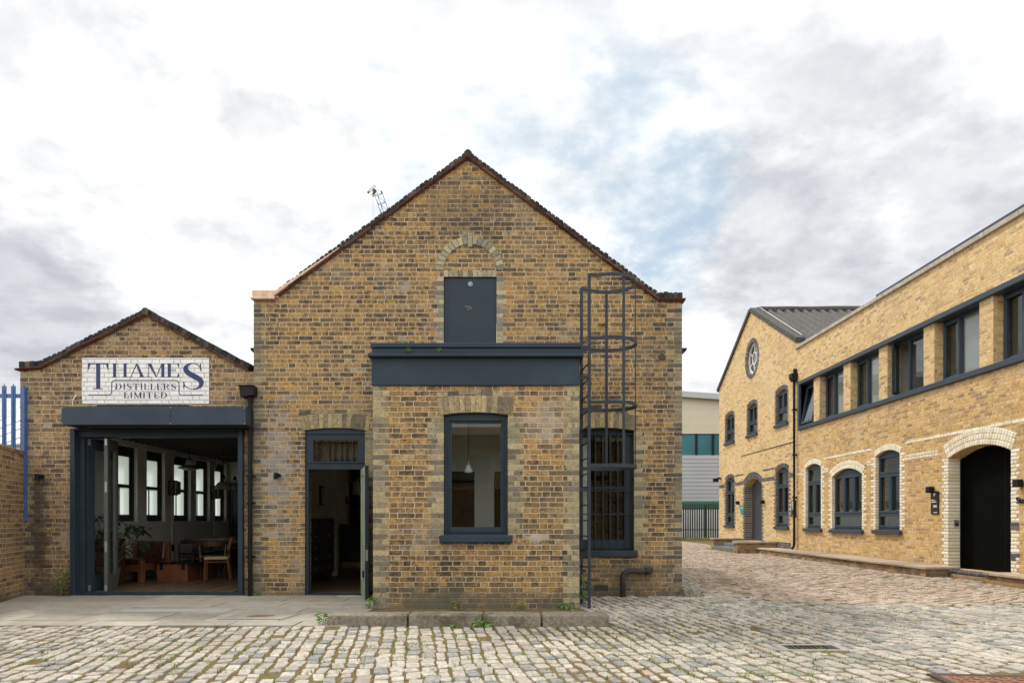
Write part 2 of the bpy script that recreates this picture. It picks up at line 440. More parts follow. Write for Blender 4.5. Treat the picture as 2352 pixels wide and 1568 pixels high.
plain('grey_cladding', (0.36, 0.38, 0.41), 0.5, 0.05, 0.6)
plain('pale_cladding', (0.54, 0.55, 0.56), 0.6, 0.06, 0.6)
plain('green_cladding', (0.03, 0.13, 0.09), 0.6, 0.1, 1.0)
plain('white_plastic', (0.75, 0.75, 0.73), 0.5, 0.05, 5.0)
plain('lamp_grey', (0.62, 0.63, 0.63), 0.7, 0.05, 5.0)
plain('crane_blue', (0.035, 0.075, 0.17), 0.6, 0.2, 0.5)
plain('crane_steel', (0.20, 0.21, 0.22), 0.6, 0.2, 0.5)
plain('crane_yellow', (0.45, 0.30, 0.05), 0.6, 0.2, 0.5)
plain('step_slate', (0.135, 0.145, 0.145), 0.8, 0.22, 6.0, 0.4)
plain('shutter_grey', (0.055, 0.062, 0.072), 0.5, 0.12, 5.0)
plain('sign_green', (0.01, 0.26, 0.20), 0.5, 0.05, 5.0)
plain('sign_cyan', (0.02, 0.22, 0.30), 0.5, 0.05, 5.0)
plain('sign_black', (0.010, 0.010, 0.011), 0.4, 0.1, 5.0)
plain('chalk', (0.72, 0.73, 0.72), 0.8, 0.08, 20.0)
plain('plaque_blue', (0.03, 0.10, 0.22), 0.5, 0.05, 20.0)
plain('pale_slab', (0.40, 0.40, 0.37), 0.85, 0.12, 5.0, 0.3)
plain('rust', (0.20, 0.095, 0.055), 0.8, 0.35, 14.0, 0.6)
plain('rust_dark', (0.055, 0.04, 0.032), 0.8, 0.3, 14.0, 0.4)
plain('picture_paper', (0.42, 0.41, 0.38), 0.7, 0.25, 14.0)
plain('blind', (0.50, 0.47, 0.43), 0.85, 0.08, 1.2)
plain('mortar_bed', (0.30, 0.25, 0.195), 0.95, 0.25, 18.0, 0.4)
plain('pale_mortar', (0.60, 0.56, 0.46), 0.95, 0.12, 18.0, 0.3)
plain('lime_render', (0.62, 0.46, 0.32), 0.95, 0.2, 12.0, 0.6)


def glass(name, tint, f0=0.035):
    m, g, out = new_mat(name)
    tr = g.n('ShaderNodeBsdfTransparent')
    g.put(tr.inputs[0], tint)
    gl = g.n('ShaderNodeBsdfGlossy')
    gl.inputs['Roughness'].default_value = 0.02
    g.put(gl.inputs[0], (0.9, 0.93, 0.95))
    lw = g.n('ShaderNodeLayerWeight')
    lw.inputs[0].default_value = 0.35
    fac = g.m('ADD', g.m('MULTIPLY', g.m('POWER', lw.outputs['Facing'], 2.5), 0.5), f0)
    mx = g.n('ShaderNodeMixShader')
    g.put(mx.inputs[0], fac)
    g.t.links.new(tr.outputs[0], mx.inputs[1])
    g.t.links.new(gl.outputs[0], mx.inputs[2])
    g.t.links.new(mx.outputs[0], out.inputs[0])
    return m


glass('clear_glass', (0.90, 0.93, 0.92))
glass('window_glass', (0.86, 0.89, 0.89), 0.07)
plain('teal_glass', (0.045, 0.155, 0.195), 0.12, 0.35, 0.25)


def frosted():
    m, g, out = new_mat('frosted_glass')
    p = wpos(g)
    n = g.noise(p, 3.0, 3, 0.5)
    tl = g.n('ShaderNodeBsdfTranslucent')
    g.put(tl.inputs[0], g.mix(n, (0.82, 0.92, 0.90), (0.95, 0.98, 0.97)))
    df = g.n('ShaderNodeBsdfDiffuse')
    g.put(df.inputs[0], (0.6, 0.66, 0.64))
    mx = g.n('ShaderNodeMixShader')
    mx.inputs[0].default_value = 0.15
    g.t.links.new(tl.outputs[0], mx.inputs[1])
    g.t.links.new(df.outputs[0], mx.inputs[2])
    g.t.links.new(mx.outputs[0], out.inputs[0])


frosted()


def ground_mat():
    m, g, out = new_mat('joint_earth')
    p = wpos(g)
    n = g.noise(p, 1.3, 5, 0.65)
    f = g.noise(p, 38.0, 4, 0.7)
    c = g.ramp(g.step(n, 0.30, 0.70), [(0.0, (0.10, 0.058, 0.026)), (0.45, (0.145, 0.098, 0.040)), (0.75, (0.13, 0.115, 0.036)), (1.0, (0.09, 0.11, 0.03))])
    c = g.mix(g.step(f, 0.42, 0.78), c, (0.22, 0.17, 0.095))
    principled(g, out, c, 0.95, g.bump(f, 1.0, 0.01), spec=0.1)


ground_mat()


def shutter_box_mat():
    m, g, out = new_mat('navy_weathered')
    p = wpos(g)
    n = g.noise(p, 1.4, 4, 0.6)
    st = g.noise(g.vm('MULTIPLY', p, (5.0, 5.0, 0.8)), 1.0, 4, 0.6)
    f = g.noise(p, 50, 3, 0.6)
    c = g.mix(g.step(n, 0.3, 0.7), (0.028, 0.042, 0.062), (0.040, 0.058, 0.082))
    c = g.mix(g.step(st, 0.66, 0.80, 0, 0.35), c, (0.15, 0.18, 0.20))
    principled(g, out, c, 0.5, g.bump(f, 0.15, 0.004), spec=0.25)


shutter_box_mat()

# ------------------------------------------------------------------ mesh helpers


def tag(o, label=None, cat=None, group=None, kind=None):
    if label:
        o['label'] = label
    if cat:
        o['category'] = cat
    if group:
        o['group'] = group
    if kind:
        o['kind'] = kind
    return o


def thing(name, label, cat, loc=(0, 0, 0), rotz=0.0, group=None):
    o = bpy.data.objects.new(name, None)
    o.empty_display_size = 0.2
    COL.objects.link(o)
    o.location = loc
    o.rotation_euler = (0, 0, rotz)
    return tag(o, label, cat, group)


def origin_of(o):
    v = Vector((0, 0, 0))
    while o is not None:
        v += Vector(o.location)
        o = o.parent
    return v


class MB:
    def __init__(s):
        s.bm = bmesh.new()

    def face(s, pts):
        try:
            return s.bm.faces.new([s.bm.verts.new(p) for p in pts])
        except ValueError:
            return None

    def box(s, x0, x1, y0, y1, z0, z1, M4=None):
        v = [Vector((x, y, z)) for z in (z0, z1) for y in (y0, y1) for x in (x0, x1)]
        if M4 is not None:
            v = [M4 @ q for q in v]
        b = [s.bm.verts.new(q) for q in v]
        for f in ((0, 2, 3, 1), (4, 5, 7, 6), (0, 1, 5, 4), (2, 6, 7, 3), (1, 3, 7, 5), (0, 4, 6, 2)):
            s.bm.faces.new([b[i] for i in f])
        return s

    def fbox(s, fr, u0, u1, z0, z1, w0, w1):
        """Box in a wall frame: u along the wall, z up, w into the wall."""
        pts = [fr(u, z, w) for z in (z0, z1) for w in (w0, w1) for u in (u0, u1)]
        b = [s.bm.verts.new(q) for q in pts]
        for f in ((0, 2, 3, 1), (4, 5, 7, 6), (0, 1, 5, 4), (2, 6, 7, 3), (1, 3, 7, 5), (0, 4, 6, 2)):
            s.bm.faces.new([b[i] for i in f])
        return s

    def slab(s, fr, outer, holes, w0, w1):
        """Flat shape with openings, given thickness from w0 to w1."""
        loops = [outer] + list(holes)
        tri = geometry.tessellate_polygon([[Vector((u, z, 0)) for u, z in lp] for lp in loops])
        flat = [q for lp in loops for q in lp]
        A = [s.bm.verts.new(fr(u, z, w0)) for u, z in flat]
        B = [s.bm.verts.new(fr(u, z, w1)) for u, z in flat]
        for t in tri:
            if len(set(t)) < 3:
                continue
            try:
                s.bm.faces.new([A[i] for i in t])
                s.bm.faces.new([B[i] for i in reversed(t)])
            except ValueError:
                pass
        k = 0
        for lp in loops:
            n = len(lp)
            for i in range(n):
                j = (i + 1) % n
                try:
                    s.bm.faces.new([A[k + i], A[k + j], B[k + j], B[k + i]])
                except ValueError:
                    pass
            k += n
        return s

    def tube(s, pts, r, seg=8, caps=True):
        pts = [Vector(p) for p in pts]
        rs = r if isinstance(r, (list, tuple)) else [r] * len(pts)
        rings = []
        for i, p in enumerate(pts):
            if i == 0:
                t = pts[1] - p
            elif i == len(pts) - 1:
                t = p - pts[i - 1]
            else:
                t = (pts[i + 1] - p).normalized() + (p - pts[i - 1]).normalized()
            t.normalize()
            a = t.cross(Vector((0, 0, 1)))
            if a.length < 1e-3:
                a = t.cross(Vector((0, 1, 0)))
            a.normalize()
            b = t.cross(a)
            rings.append([s.bm.verts.new(p + (a * math.cos(q) + b * math.sin(q)) * rs[i]) for q in [2 * math.pi * k / seg for k in range(seg)]])
        for A, B in zip(rings, rings[1:]):
            for k in range(seg):
                s.bm.faces.new([A[k], A[(k + 1) % seg], B[(k + 1) % seg], B[k]])
        if caps:
            s.bm.faces.new(rings[0][::-1])
            s.bm.faces.new(rings[-1])
        return s

    def lathe(s, c, prof, seg=20):
        """Profile of (radius, height) turned round a vertical axis at c."""
        c = Vector(c)
        rings = []
        for r, z in prof:
            r = max(r, 1e-4)
            rings.append([s.bm.verts.new(c + Vector((r * math.cos(2 * math.pi * k / seg), r * math.sin(2 * math.pi * k / seg), z))) for k in range(seg)])
        for A, B in zip(rings, rings[1:]):
            for k in range(seg):
                s.bm.faces.new([A[k], A[(k + 1) % seg], B[(k + 1) % seg], B[k]])
        return s

    def bar(s, a, b, w, h=None):
        """Straight square-section member."""
        a, b = Vector(a), Vector(b)
        h = h or w
        t = (b - a).normalized()
        x = t.cross(Vector((0, 0, 1)))
        if x.length < 1e-3:
            x = Vector((1, 0, 0))
        x.normalize()
        y = t.cross(x)
        A = [s.bm.verts.new(p + x * (w / 2) * i + y * (h / 2) * j) for p in (a, b) for i, j in ((-1, -1), (1, -1), (1, 1), (-1, 1))]
        for f in ((0, 1, 2, 3), (7, 6, 5, 4), (0, 4, 5, 1), (1, 5, 6, 2), (2, 6, 7, 3), (3, 7, 4, 0)):
            s.bm.faces.new([A[i] for i in f])
        return s

    def build(s, name, mat, parent=None, local=False, smooth=False, bevel=0.0, seg=1, recalc=True):
        bm = s.bm
        if recalc:
            bmesh.ops.recalc_face_normals(bm, faces=bm.faces[:])
        uv = bm.loops.layers.uv.new('UVMap')
        for f in bm.faces:
            n = f.normal
            if abs(n.z) > 0.75:
                for lp in f.loops:
                    lp[uv].uv = (lp.vert.co.x, lp.vert.co.y)
            else:
                t = Vector((0, 0, 1)).cross(n)
                t.normalize()
                if abs(t.x) > 0.9:
                    t = Vector((1, 0, 0))
                elif abs(t.y) > 0.9:
                    t = Vector((0, 1, 0))
                for lp in f.loops:
                    lp[uv].uv = (lp.vert.co.dot(t), lp.vert.co.z)
            f.smooth = smooth
        if parent is not None and not local:
            bmesh.ops.translate(bm, verts=bm.verts[:], vec=-origin_of(parent))
        me = bpy.data.meshes.new(name)
        bm.to_mesh(me)
        bm.free()
        me.materials.append(M[mat] if isinstance(mat, str) else mat)
        o = bpy.data.objects.new(name, me)
        COL.objects.link(o)
        if parent is not None:
            o.parent = parent
        if bevel:
            bv = o.modifiers.new('bevel', 'BEVEL')
            bv.width = bevel
            bv.segments = seg
            bv.limit_method = 'ANGLE'
            bv.angle_limit = rad(35)
        return o


def copy_tree(o, parent=None):
    c = o.copy()
    COL.objects.link(c)
    if parent is not None:
        c.parent = parent
    for ch in [q for q in bpy.data.objects if q.parent == o]:
        copy_tree(ch, c)
    return c


def arch_pts(u0, u1, zs, rise, n=12):
    """Segmental arch from (u1, zs) over to (u0, zs)."""
    if rise < 1e-4:
        return [(u1, zs), (u0, zs)]
    c = abs(u1 - u0) / 2
    R = (c * c + rise * rise) / (2 * rise)
    cz = zs + rise - R
    cu = (u0 + u1) / 2
    a = math.asin(min(1, c / R))
    if rise > c:
        a = math.pi - a
    sg = 1 if u1 > u0 else -1
    return [(cu + sg * R * math.sin(a - 2 * a * k / n), cz + R * math.cos(a - 2 * a * k / n)) for k in range(n + 1)]


def opening(u0, u1, z0, zs, rise, n=12):
    return [(u0, z0), (u1, z0)] + arch_pts(u0, u1, zs, rise, n)


def voussoirs(mb, fr, u0, u1, zs, rise, thick, w0, w1, size=0.075, gap=0.009, off=0.0, flare=0.0):
    c = abs(u1 - u0) / 2
    R = (c * c + rise * rise) / (2 * rise)
    cz = zs + rise - R
    cu = (u0 + u1) / 2
    a = math.asin(min(1, c / R))
    if rise > c - 1e-4:
        a = math.pi / 2
    r0 = R + off
    a += flare
    n = max(3, round(2 * a * (r0 + thick / 2) / size))
    st = 2 * a / n
    for k in range(n):
        q0 = -a + k * st + gap / 2 / r0
        q1 = -a + (k + 1) * st - gap / 2 / r0
        jw = random.uniform(-0.002, 0.002)
        jr = random.uniform(-0.006, 0.006)
        pts = [(cu + r * math.sin(q), cz + r * math.cos(q)) for r, q in ((r0, q0), (r0, q1), (r0 + thick + jr, q1), (r0 + thick + jr, q0))]
        mb.slab(fr, pts, [], w0 + jw, w1)


def quoins(mb, fr, u, side, z0, z1, h, w0, w1, L=(0.215, 0.1025), odd=0, gap=0.010, split=0.0, jitter=0.003, lip=0.004):
    k0, k1 = math.ceil(z0 / h - 0.3), math.floor(z1 / h + 0.3)
    for k in range(k0, k1):
        ln = L[(k + odd) % 2]
        zz0, zz1 = k * h + gap / 2, (k + 1) * h - gap / 2
        jw = random.uniform(-jitter, jitter)
        ends = [(-lip, ln)]
        if split and ln > split * 1.5 and random.random() < 0.5:
            ends = [(-lip, ln / 2 - gap / 2), (ln / 2 + gap / 2, ln)]
        for a, b in ends:
            ua, ub = sorted((u + side * a, u + side * b))
            mb.fbox(fr, ua, ub, zz0, zz1, w0 + jw, w1)


def string_course(mb, fr, u0, u1, z, h, w0, w1, L=0.225, gap=0.010):
    u0, u1 = min(u0, u1), max(u0, u1)
    u = u0
    while u < u1 - 0.02:
        e = min(u1, u + L * random.choice((1, 1, 0.5)))
        mb.fbox(fr, u + gap / 2, e - gap / 2, z + gap / 2, z + h - gap / 2, w0 + random.uniform(-0.002, 0.002), w1)
        u = e


def leaf_cluster(mb, base, n, spread, height, lw, ll, seed=0, up=0.4):
    r = random.Random(seed)
    base = Vector(base)
    for i in range(n):
        a = r.uniform(0, 2 * math.pi)
        h = r.uniform(0.1, 1.0) * height
        rr = r.uniform(0.0, 1.0) * spread * (1.0 - 0.4 * h / max(height, 1e-3))
        p = base + Vector((math.cos(a) * rr, math.sin(a) * rr, h))
        d = Vector((math.cos(a), math.sin(a), r.uniform(-0.4, 0.9) * up * 2)).normalized()
        sd = d.cross(Vector((0, 0, 1)))
        sd.normalize()
        nn = sd.cross(d)
        L, W = ll * r.uniform(0.6, 1.2), lw * r.uniform(0.7, 1.2)
        tip = p + d * L + Vector((0, 0, -L * 0.25))
        mid = p + d * L * 0.5
        mb.face([p, mid + sd * W / 2 + nn * 0.1 * W, tip])
        mb.face([p, tip, mid - sd * W / 2 + nn * 0.1 * W])


# photo-pixel readings (2352 wide) to metres on a known plane
F = 1568.0


def px(x, y, d):
    return (x - 1176) * d / F, CAMZ + (1192.1 - y) * d / F


D_MAIN, D_BAY, D_SHED, X_WALL = 10.71, 9.197, 10.75, 9.4


def pm(x, y):
    return px(x, y, D_MAIN)


def pb(x, y):
    return px(x, y, D_BAY)


def ps(x, y):
    return px(x, y, D_SHED)


def fr_main(u, z, w):
    return Vector((u, D_MAIN + w, z))


def fr_bay(u, z, w):
    return Vector((u, D_BAY + w, z))


def fr_shed(u, z, w):
    return Vector((u, D_SHED + w, z))


def fr_right(u, z, w):
    return Vector((X_WALL + w, u, z))


def rect(u0, u1, z0, z1):
    return [(u0, z0), (u1, z0), (u1, z1), (u0, z1)]


def coping_run(mb, fr, p0, p1, thick, w0, w1, step=0.080, gap=0.004, seed=1):
    """Bricks on edge laid along a line from p0 to p1 (u, z), standing up from it."""
    r = random.Random(seed)
    a, b = Vector((p0[0], p0[1])), Vector((p1[0], p1[1]))
    d = (b - a)
    L = d.length
    d.normalize()
    nrm = Vector((-d.y, d.x))
    if nrm.y < 0:
        nrm = -nrm
    n = max(1, round(L / step))
    st = L / n
    for k in range(n):
        s0, s1 = k * st + gap / 2, (k + 1) * st - gap / 2
        h = thick * r.uniform(0.93, 1.05)
        c = 0.010 * r.uniform(0.5, 1.8)
        pts = [a + d * s0, a + d * s1, a + d * s1 + nrm * (h - c), a + d * (s1 - c) + nrm * h, a + d * (s0 + c) + nrm * h, a + d * s0 + nrm * (h - c)]
        j = r.uniform(-0.012, 0.012)
        mb.slab(fr, [(q.x, q.y) for q in pts], [], w0 + j, w1 + j)


def creasing_run(mb, fr, p0, p1, thick, w0, w1, L=0.26, seed=1):
    r = random.Random(seed)
    a, b = Vector(p0), Vector(p1)
    d = (b - a)
    T = d.length
    d.normalize()
    nrm = Vector((-d.y, d.x))
    if nrm.y < 0:
        nrm = -nrm
    n = max(1, round(T / L))
    st = T / n
    for row in range(2):
        t0, t1 = row * thick / 2 + 0.001, (row + 1) * thick / 2 - 0.002
        for k in range(n):
            s0, s1 = k * st + 0.003, (k + 1) * st - 0.003
            pts = [a + d * s0 + nrm * t0, a + d * s1 + nrm * t0, a + d * s1 + nrm * t1, a + d * s0 + nrm * t1]
            j = r.uniform(-0.01, 0.01)
            mb.slab(fr, [(q.x, q.y) for q in pts], [], w0 + j - row * 0.02, w1 + j)

# ------------------------------------------------------------------ ground sheet
mb = MB()
mb.face([(-250, -120, -0.010), (250, -120, -0.010), (250, 300, -0.010), (-250, 300, -0.010)])
tag(mb.build('ground', 'joint_earth'), kind='structure')

# ------------------------------------------------------------------ main gabled building
main = thing('brick_gable_building', 'tall gabled building of sooty stock brick with flat roofed navy topped bay in front', 'building', (-0.7, D_MAIN, 0))
XL, XR = pm(583.5, 0)[0], pm(1566, 0)[0]
apex = pm(1075, 366)
eL0, eL1 = pm(583.5, 685), pm(636, 685)
eR1, eR0 = pm(1512, 692), pm(1566, 692)
door_op = opening(pm(700, 0)[0], pm(839, 0)[0], 0.0, pm(0, 988)[1], 0.040)
bars_u0, bars_u1 = pm(1319, 0)[0], pm(1457, 0)[0]
bars_z0, bars_zs = pm(0, 1263)[1], pm(0, 988)[1]
bars_op = opening(bars_u0, bars_u1, bars_z0, bars_zs, 0.045)
ud_u0, ud_u1 = pm(1018.5, 0)[0], pm(1141, 0)[0]
ud_z1 = pm(0, 636)[1]
hc = pm(1521, 820)
hole = [(hc[0] + 0.055 * math.cos(a), hc[1] + 0.055 * math.sin(a)) for a in [2 * math.pi * k / 14 for k in range(14)]]
mb = MB()
mb.slab(fr_main, [(XL, -0.06), (XR, -0.06), eR0, eR1, apex, eL1, eL0],
        [door_op, bars_op, rect(-1.55, -0.587, 0.04, 1.95), rect(-0.28, 0.62, 0.04, 1.95), rect(ud_u0, ud_u1, 3.45, ud_z1), hole], 0.0, 0.33)
main_wall = mb.build('front_wall', 'stock_brick', main)
mb = MB()
mb.slab(fr_main, rect(-1.60, 0.64, 0.03, 3.25), [rect(-1.55, -0.587, 0.04, 1.95), rect(-0.28, 0.62, 0.04, 1.95)], -0.014, -0.002)
mb.build('plaster_and_bounce_wall', 'white_plaster', main)
for sx in (-1.631, 0.657):  # side panels added in white to bounce light around the bay
    mb = MB()
    mb.box(sx, sx + 0.006, D_BAY + 0.25, D_MAIN - 0.016, 0.03, 3.29)
    mb.build('plaster_and_bounce_wall', 'white_plaster', main)
mb = MB()
mb.slab(lambda u, z, w: Vector((XR - w, u, z)), rect(D_MAIN + 0.33, 18.8, -0.06, 4.02), [rect(15.3, 18.1, 0.9, 2.75)], 0.0, 0.3)  # opening added on the unseen side to let daylight into the room
mb.box(XL, XL + 0.2, D_MAIN + 0.33, 18.8, 3.3, 4.0)
mb.box(XL, XR, 18.8, 19.0, -0.06, 4.0)
mb.build('side_wall', 'stock_brick', main)
mb = MB()
rz = apex[1] + 0.03
for xe in (XL - 0.06, XR + 0.06):
    a, b = Vector((apex[0], D_MAIN + 0.30, rz)), Vector((xe, D_MAIN + 0.30, 3.98))
    t = Vector((0, 0, 0.07))
    q = [a, b, b + t, a + t]
    back = Vector((0, 8.0, 0))
    A = [mb.bm.verts.new(p) for p in q] + [mb.bm.verts.new(p + back) for p in q]
    for f in ((0, 1, 2, 3), (7, 6, 5, 4), (0, 4, 5, 1), (1, 5, 6, 2), (2, 6, 7, 3), (3, 7, 4, 0)):
        mb.bm.faces.new([A[i] for i in f])
mb.build('roof', 'slate_roof', main)

# tile creasing and brick-on-edge coping
mb = MB()
creasing_run(mb, fr_main, eL1, apex, 0.030, -0.045, 0.30, seed=3)
creasing_run(mb, fr_main, apex, eR1, 0.030, -0.045, 0.30, seed=4)
creasing_run(mb, fr_main, (eR1[0] - 0.02, eR1[1]), (eR0[0] + 0.05, eR0[1]), 0.030, -0.05, 0.30, seed=6)
mb.build('tile_creasing', 'tile_creasing', main)
mb = MB()
up = 0.034


def lift(p, d=up):
    return (p[0], p[1] + d)


mid = (eL1[0] + (apex[0] - eL1[0]) * 0.34, eL1[1] + (apex[1] - eL1[1]) * 0.34)
coping_run(mb, fr_main, lift(eL1, 0.033), lift(apex, 0.033), 0.080, -0.03, 0.28, seed=11)
coping_run(mb, fr_main, lift(apex, 0.033), lift(eR1, 0.033), 0.080, -0.03, 0.28, seed=12)
coping_run(mb, fr_main, lift(eR1), lift((eR0[0] + 0.01, eR0[1])), 0.105, -0.03, 0.28, seed=13)
mb.slab(fr_main, [(apex[0] - 0.045, apex[1] + 0.02), (apex[0] + 0.045, apex[1] + 0.02), (apex[0] + 0.062, apex[1] + 0.095), (apex[0] + 0.02, apex[1] + 0.135), (apex[0] - 0.02, apex[1] + 0.135), (apex[0] - 0.062, apex[1] + 0.095)], [], -0.045, 0.285)
mb.build('coping', 'coping_brick', main, bevel=0.006)
mb = MB()
mb.fbox(fr_main, eL0[0] - 0.012, eL1[0] + 0.03, eL0[1] + 0.0, eL0[1] + 0.115, -0.05, 0.30)
mb.fbox(fr_main, eL0[0] - 0.03, eL1[0] - 0.02, eL0[1] - 0.03, eL0[1] + 0.002, -0.07, 0.05)
d = (Vector(mid) - Vector(eL1))
n2 = Vector((-d.y, d.x)).normalized()
e1 = Vector(eL1)
pts = [e1 + n2 * 0.031, Vector(mid) + n2 * 0.031, Vector(mid) + n2 * 0.045, e1 + n2 * 0.085]
mb.slab(fr_main, [(p.x, p.y) for p in pts], [], -0.065, 0.02)
mb.build('kneeler', 'lime_render', main, bevel=0.012)

# grey brick dressings
def quoin_part(name, mat, parent, *a, **k):
    q = MB()
    quoins(q, *a, **k)
    return q.build(name, mat, parent)


def arch_part(name, mat, parent, runs):
    q = MB()
    for a, k in runs:
        voussoirs(q, *a, **k)
    return q.build(name, mat, parent)


quoin_part('corner_quoins', 'grey_quoin_brick', main, fr_main, XL, 1, 0.0, eL0[1] - 0.04, COURSE, -0.003, 0.03, split=0.1)
quoin_part('corner_quoins', 'grey_quoin_brick', main, fr_main, XR, -1, 0.0, eR0[1] - 0.02, COURSE, -0.003, 0.03, L=(0.225, 0.1125), split=0.1)
quoin_part('jamb_bricks', 'pale_gault_brick', main, fr_main, ud_u0, -1, 3.5, ud_z1, COURSE, -0.004, 0.03, L=(0.155, 0.10), split=0.08)
quoin_part('jamb_bricks', 'pale_gault_brick', main, fr_main, ud_u1, 1, 3.5, ud_z1, COURSE, -0.004, 0.03, L=(0.155, 0.10), split=0.08)
quoin_part('jamb_bricks', 'gault_brick', main, fr_main, bars_u1, 1, bars_z0 - 0.03, bars_zs, COURSE, -0.004, 0.03, L=(0.215, 0.13), split=0.09)
quoin_part('jamb_bricks', 'gault_brick', main, fr_main, pm(839, 0)[0], 1, 0.05, pm(0, 988)[1], COURSE, -0.004, 0.03, L=(0.12, 0.12))
mb = MB()
cx_, sz_ = (ud_u0 + ud_u1) / 2, pm(0, 621)[1]
r_ = (ud_u1 - ud_u0) / 2
voussoirs(mb, fr_main, ud_u0, ud_u1, sz_, r_ * 0.985, 0.116, -0.012, 0.03, size=0.078)
n = 11
for k in range(n):
    w = (ud_u1 - ud_u0) / n
    mb.fbox(fr_main, ud_u0 + k * w + 0.004, ud_u0 + (k + 1) * w - 0.004, ud_z1 + 0.004, sz_ - 0.002, -0.005 + random.uniform(-.002, .002), 0.03)
mb.fbox(fr_main, cx_ - 0.035, cx_ + 0.033, pm(0, 567)[1], pm(0, 536)[1], -0.012, 0.03)
mb.build('blind_arch', 'pale_gault_brick', main)
arch_part('brick_arch', 'arch_brick', main, [((fr_main, pm(697, 0)[0], pm(842, 0)[0], pm(0, 988)[1], 0.042, 0.225, -0.004, 0.03), dict(size=0.072, flare=0.01)),
          ((fr_main, pm(692, 0)[0], pm(847, 0)[0], pm(0, 988)[1], 0.045, 0.055, -0.005, 0.03), dict(size=0.20, off=0.232))])
arch_part('brick_arch', 'arch_brick', main, [((fr_main, bars_u0 - 0.02, bars_u1 + 0.02, bars_zs, 0.045, 0.225, -0.004, 0.03), dict(size=0.072)),
          ((fr_main, bars_u0 - 0.03, bars_u1 + 0.03, bars_zs, 0.047, 0.055, -0.005, 0.03), dict(size=0.20, off=0.232))])

# upper loading door
mb = MB()
mb.fbox(fr_main, ud_u0 + 0.008, ud_u1 - 0.008, 3.5, ud_z1 - 0.008, 0.035, 0.08)
mb.fbox(fr_main, ud_u0 + 0.085, ud_u1 - 0.008, 3.52, ud_z1 - 0.012, 0.026, 0.036)
for i in range(7):
    for u in (ud_u0 + 0.12, ud_u1 - 0.04):
        mb.fbox(fr_main, u, u + 0.012, 3.62 + i * 0.14, 3.632 + i * 0.14, 0.022, 0.027)
ld = mb.build('loading_door', 'navy_paint', main)
pc = pm(1080, 651)
mb = MB()
mb.slab(fr_main, [(pc[0] + 0.036 * math.cos(a), pc[1] + 0.036 * math.sin(a)) for a in [2 * math.pi * k / 24 for k in range(24)]], [], 0.018, 0.026)
rp = mb.build('round_plaque', 'chalk', ld)
mb = MB()
mb.slab(fr_main, [(pc[0] + 0.031 * math.cos(a), pc[1] + 0.031 * math.sin(a)) for a in [2 * math.pi * k / 24 for k in range(24)]], [], 0.015, 0.0185)
mb.build('plaque_face', 'plaque_blue', ld)
mb = MB()
for i, hw in enumerate((0.012, 0.020, 0.020, 0.013)):
    mb.fbox(fr_main, pc[0] - hw, pc[0] + hw, pc[1] + 0.014 - i * 0.011, pc[1] + 0.019 - i * 0.011, 0.013, 0.0155)
gz = pm(1075, 705)
pts = [(-.045, .012), (-.03, .028), (-.028, -.01), (-.012, .022), (-.006, -.008), (.004, .018), (.012, -.004), (.022, .024), (.026, -.012), (.04, .018), (.045, -.02)]
mb.tube([fr_main(gz[0] + a, gz[1] + b, 0.022) for a, b in pts], 0.0028, 4)
mb.tube([fr_main(gz[0] - .02, gz[1] - .035, 0.022), fr_main(gz[0] + .025, gz[1] - .03, 0.022)], 0.0025, 4)
mb.build('chalk_marks', 'chalk', ld)

# entrance frame with fanlight
fz = pm(0, 1077)[1]
fu0, fu1 = pm(701, 0)[0], pm(838, 0)[0]
mb = MB()
mb.slab(fr_main, opening(fu0, fu1, fz, pm(0, 989)[1], 0.036), [rect(*pm(718.6, 0)[:1], *pm(821, 0)[:1], pm(0, 1059)[1], pm(0, 1009)[1])], 0.03, 0.10)
mb.fbox(fr_main, fu0, fu1, pm(0, 996)[1], pm(0, 991)[1], 0.012, 0.031)
mb.fbox(fr_main, fu0 + 0.02, fu1 - 0.0, pm(0, 1062.5)[1], pm(0, 1059.5)[1], 0.012, 0.031)
mb.fbox(fr_main, fu0, fu0 + 0.045, 0.0, fz, 0.03, 0.10)
mb.fbox(fr_main, fu1 - 0.06, fu1, 0.0, fz, 0.03, 0.10)
mb.fbox(fr_main, fu0 + 0.045, fu1 - 0.06, 0.0, 0.035, 0.02, 0.12)
df = mb.build('door_frame', 'navy_paint', main, bevel=0.004)
mb = MB()
mb.fbox(fr_main, pm(716, 0)[0], pm(824, 0)[0], pm(0, 1062)[1], pm(0, 1006)[1], 0.06, 0.064)
mb.build('fanlight_pane', 'window_glass', df)
mb = MB()
for i, x in enumerate((728, 735, 750, 764, 778, 792, 806)):
    mb.fbox(fr_main, pm(x, 0)[0], pm(x + (9 if i % 2 else 6), 0)[0], fz + 0.10, fz + 0.52, 0.30, 0.32)
mb.build('fanlight_slats', 'shutter_grey', df)
mb = MB()
mb.fbox(fr_main, pm(716, 0)[0], pm(824, 0)[0], fz + 0.02, fz + 0.60, 0.326, 0.329)  # black plate added behind the slats to darken the fanlight
mb.build('fanlight_dark_backing', 'black_metal', df)

# open door leaf (hinged on the right jamb, swung out past square)
hx, hy = pm(827.5, 0)[0], D_MAIN + 0.03
tx, ty = hx + 0.24, D_MAIN - 0.775
dv = Vector((tx - hx, ty - hy, 0))
Ld = dv.length
dv.normalize()
nv = Vector((dv.y, -dv.x, 0))
if nv.x > 0:
    nv = -nv


def fr_leaf(u, z, w):
    return Vector((hx, hy, 0)) + dv * u - nv * w + Vector((0, 0, z))


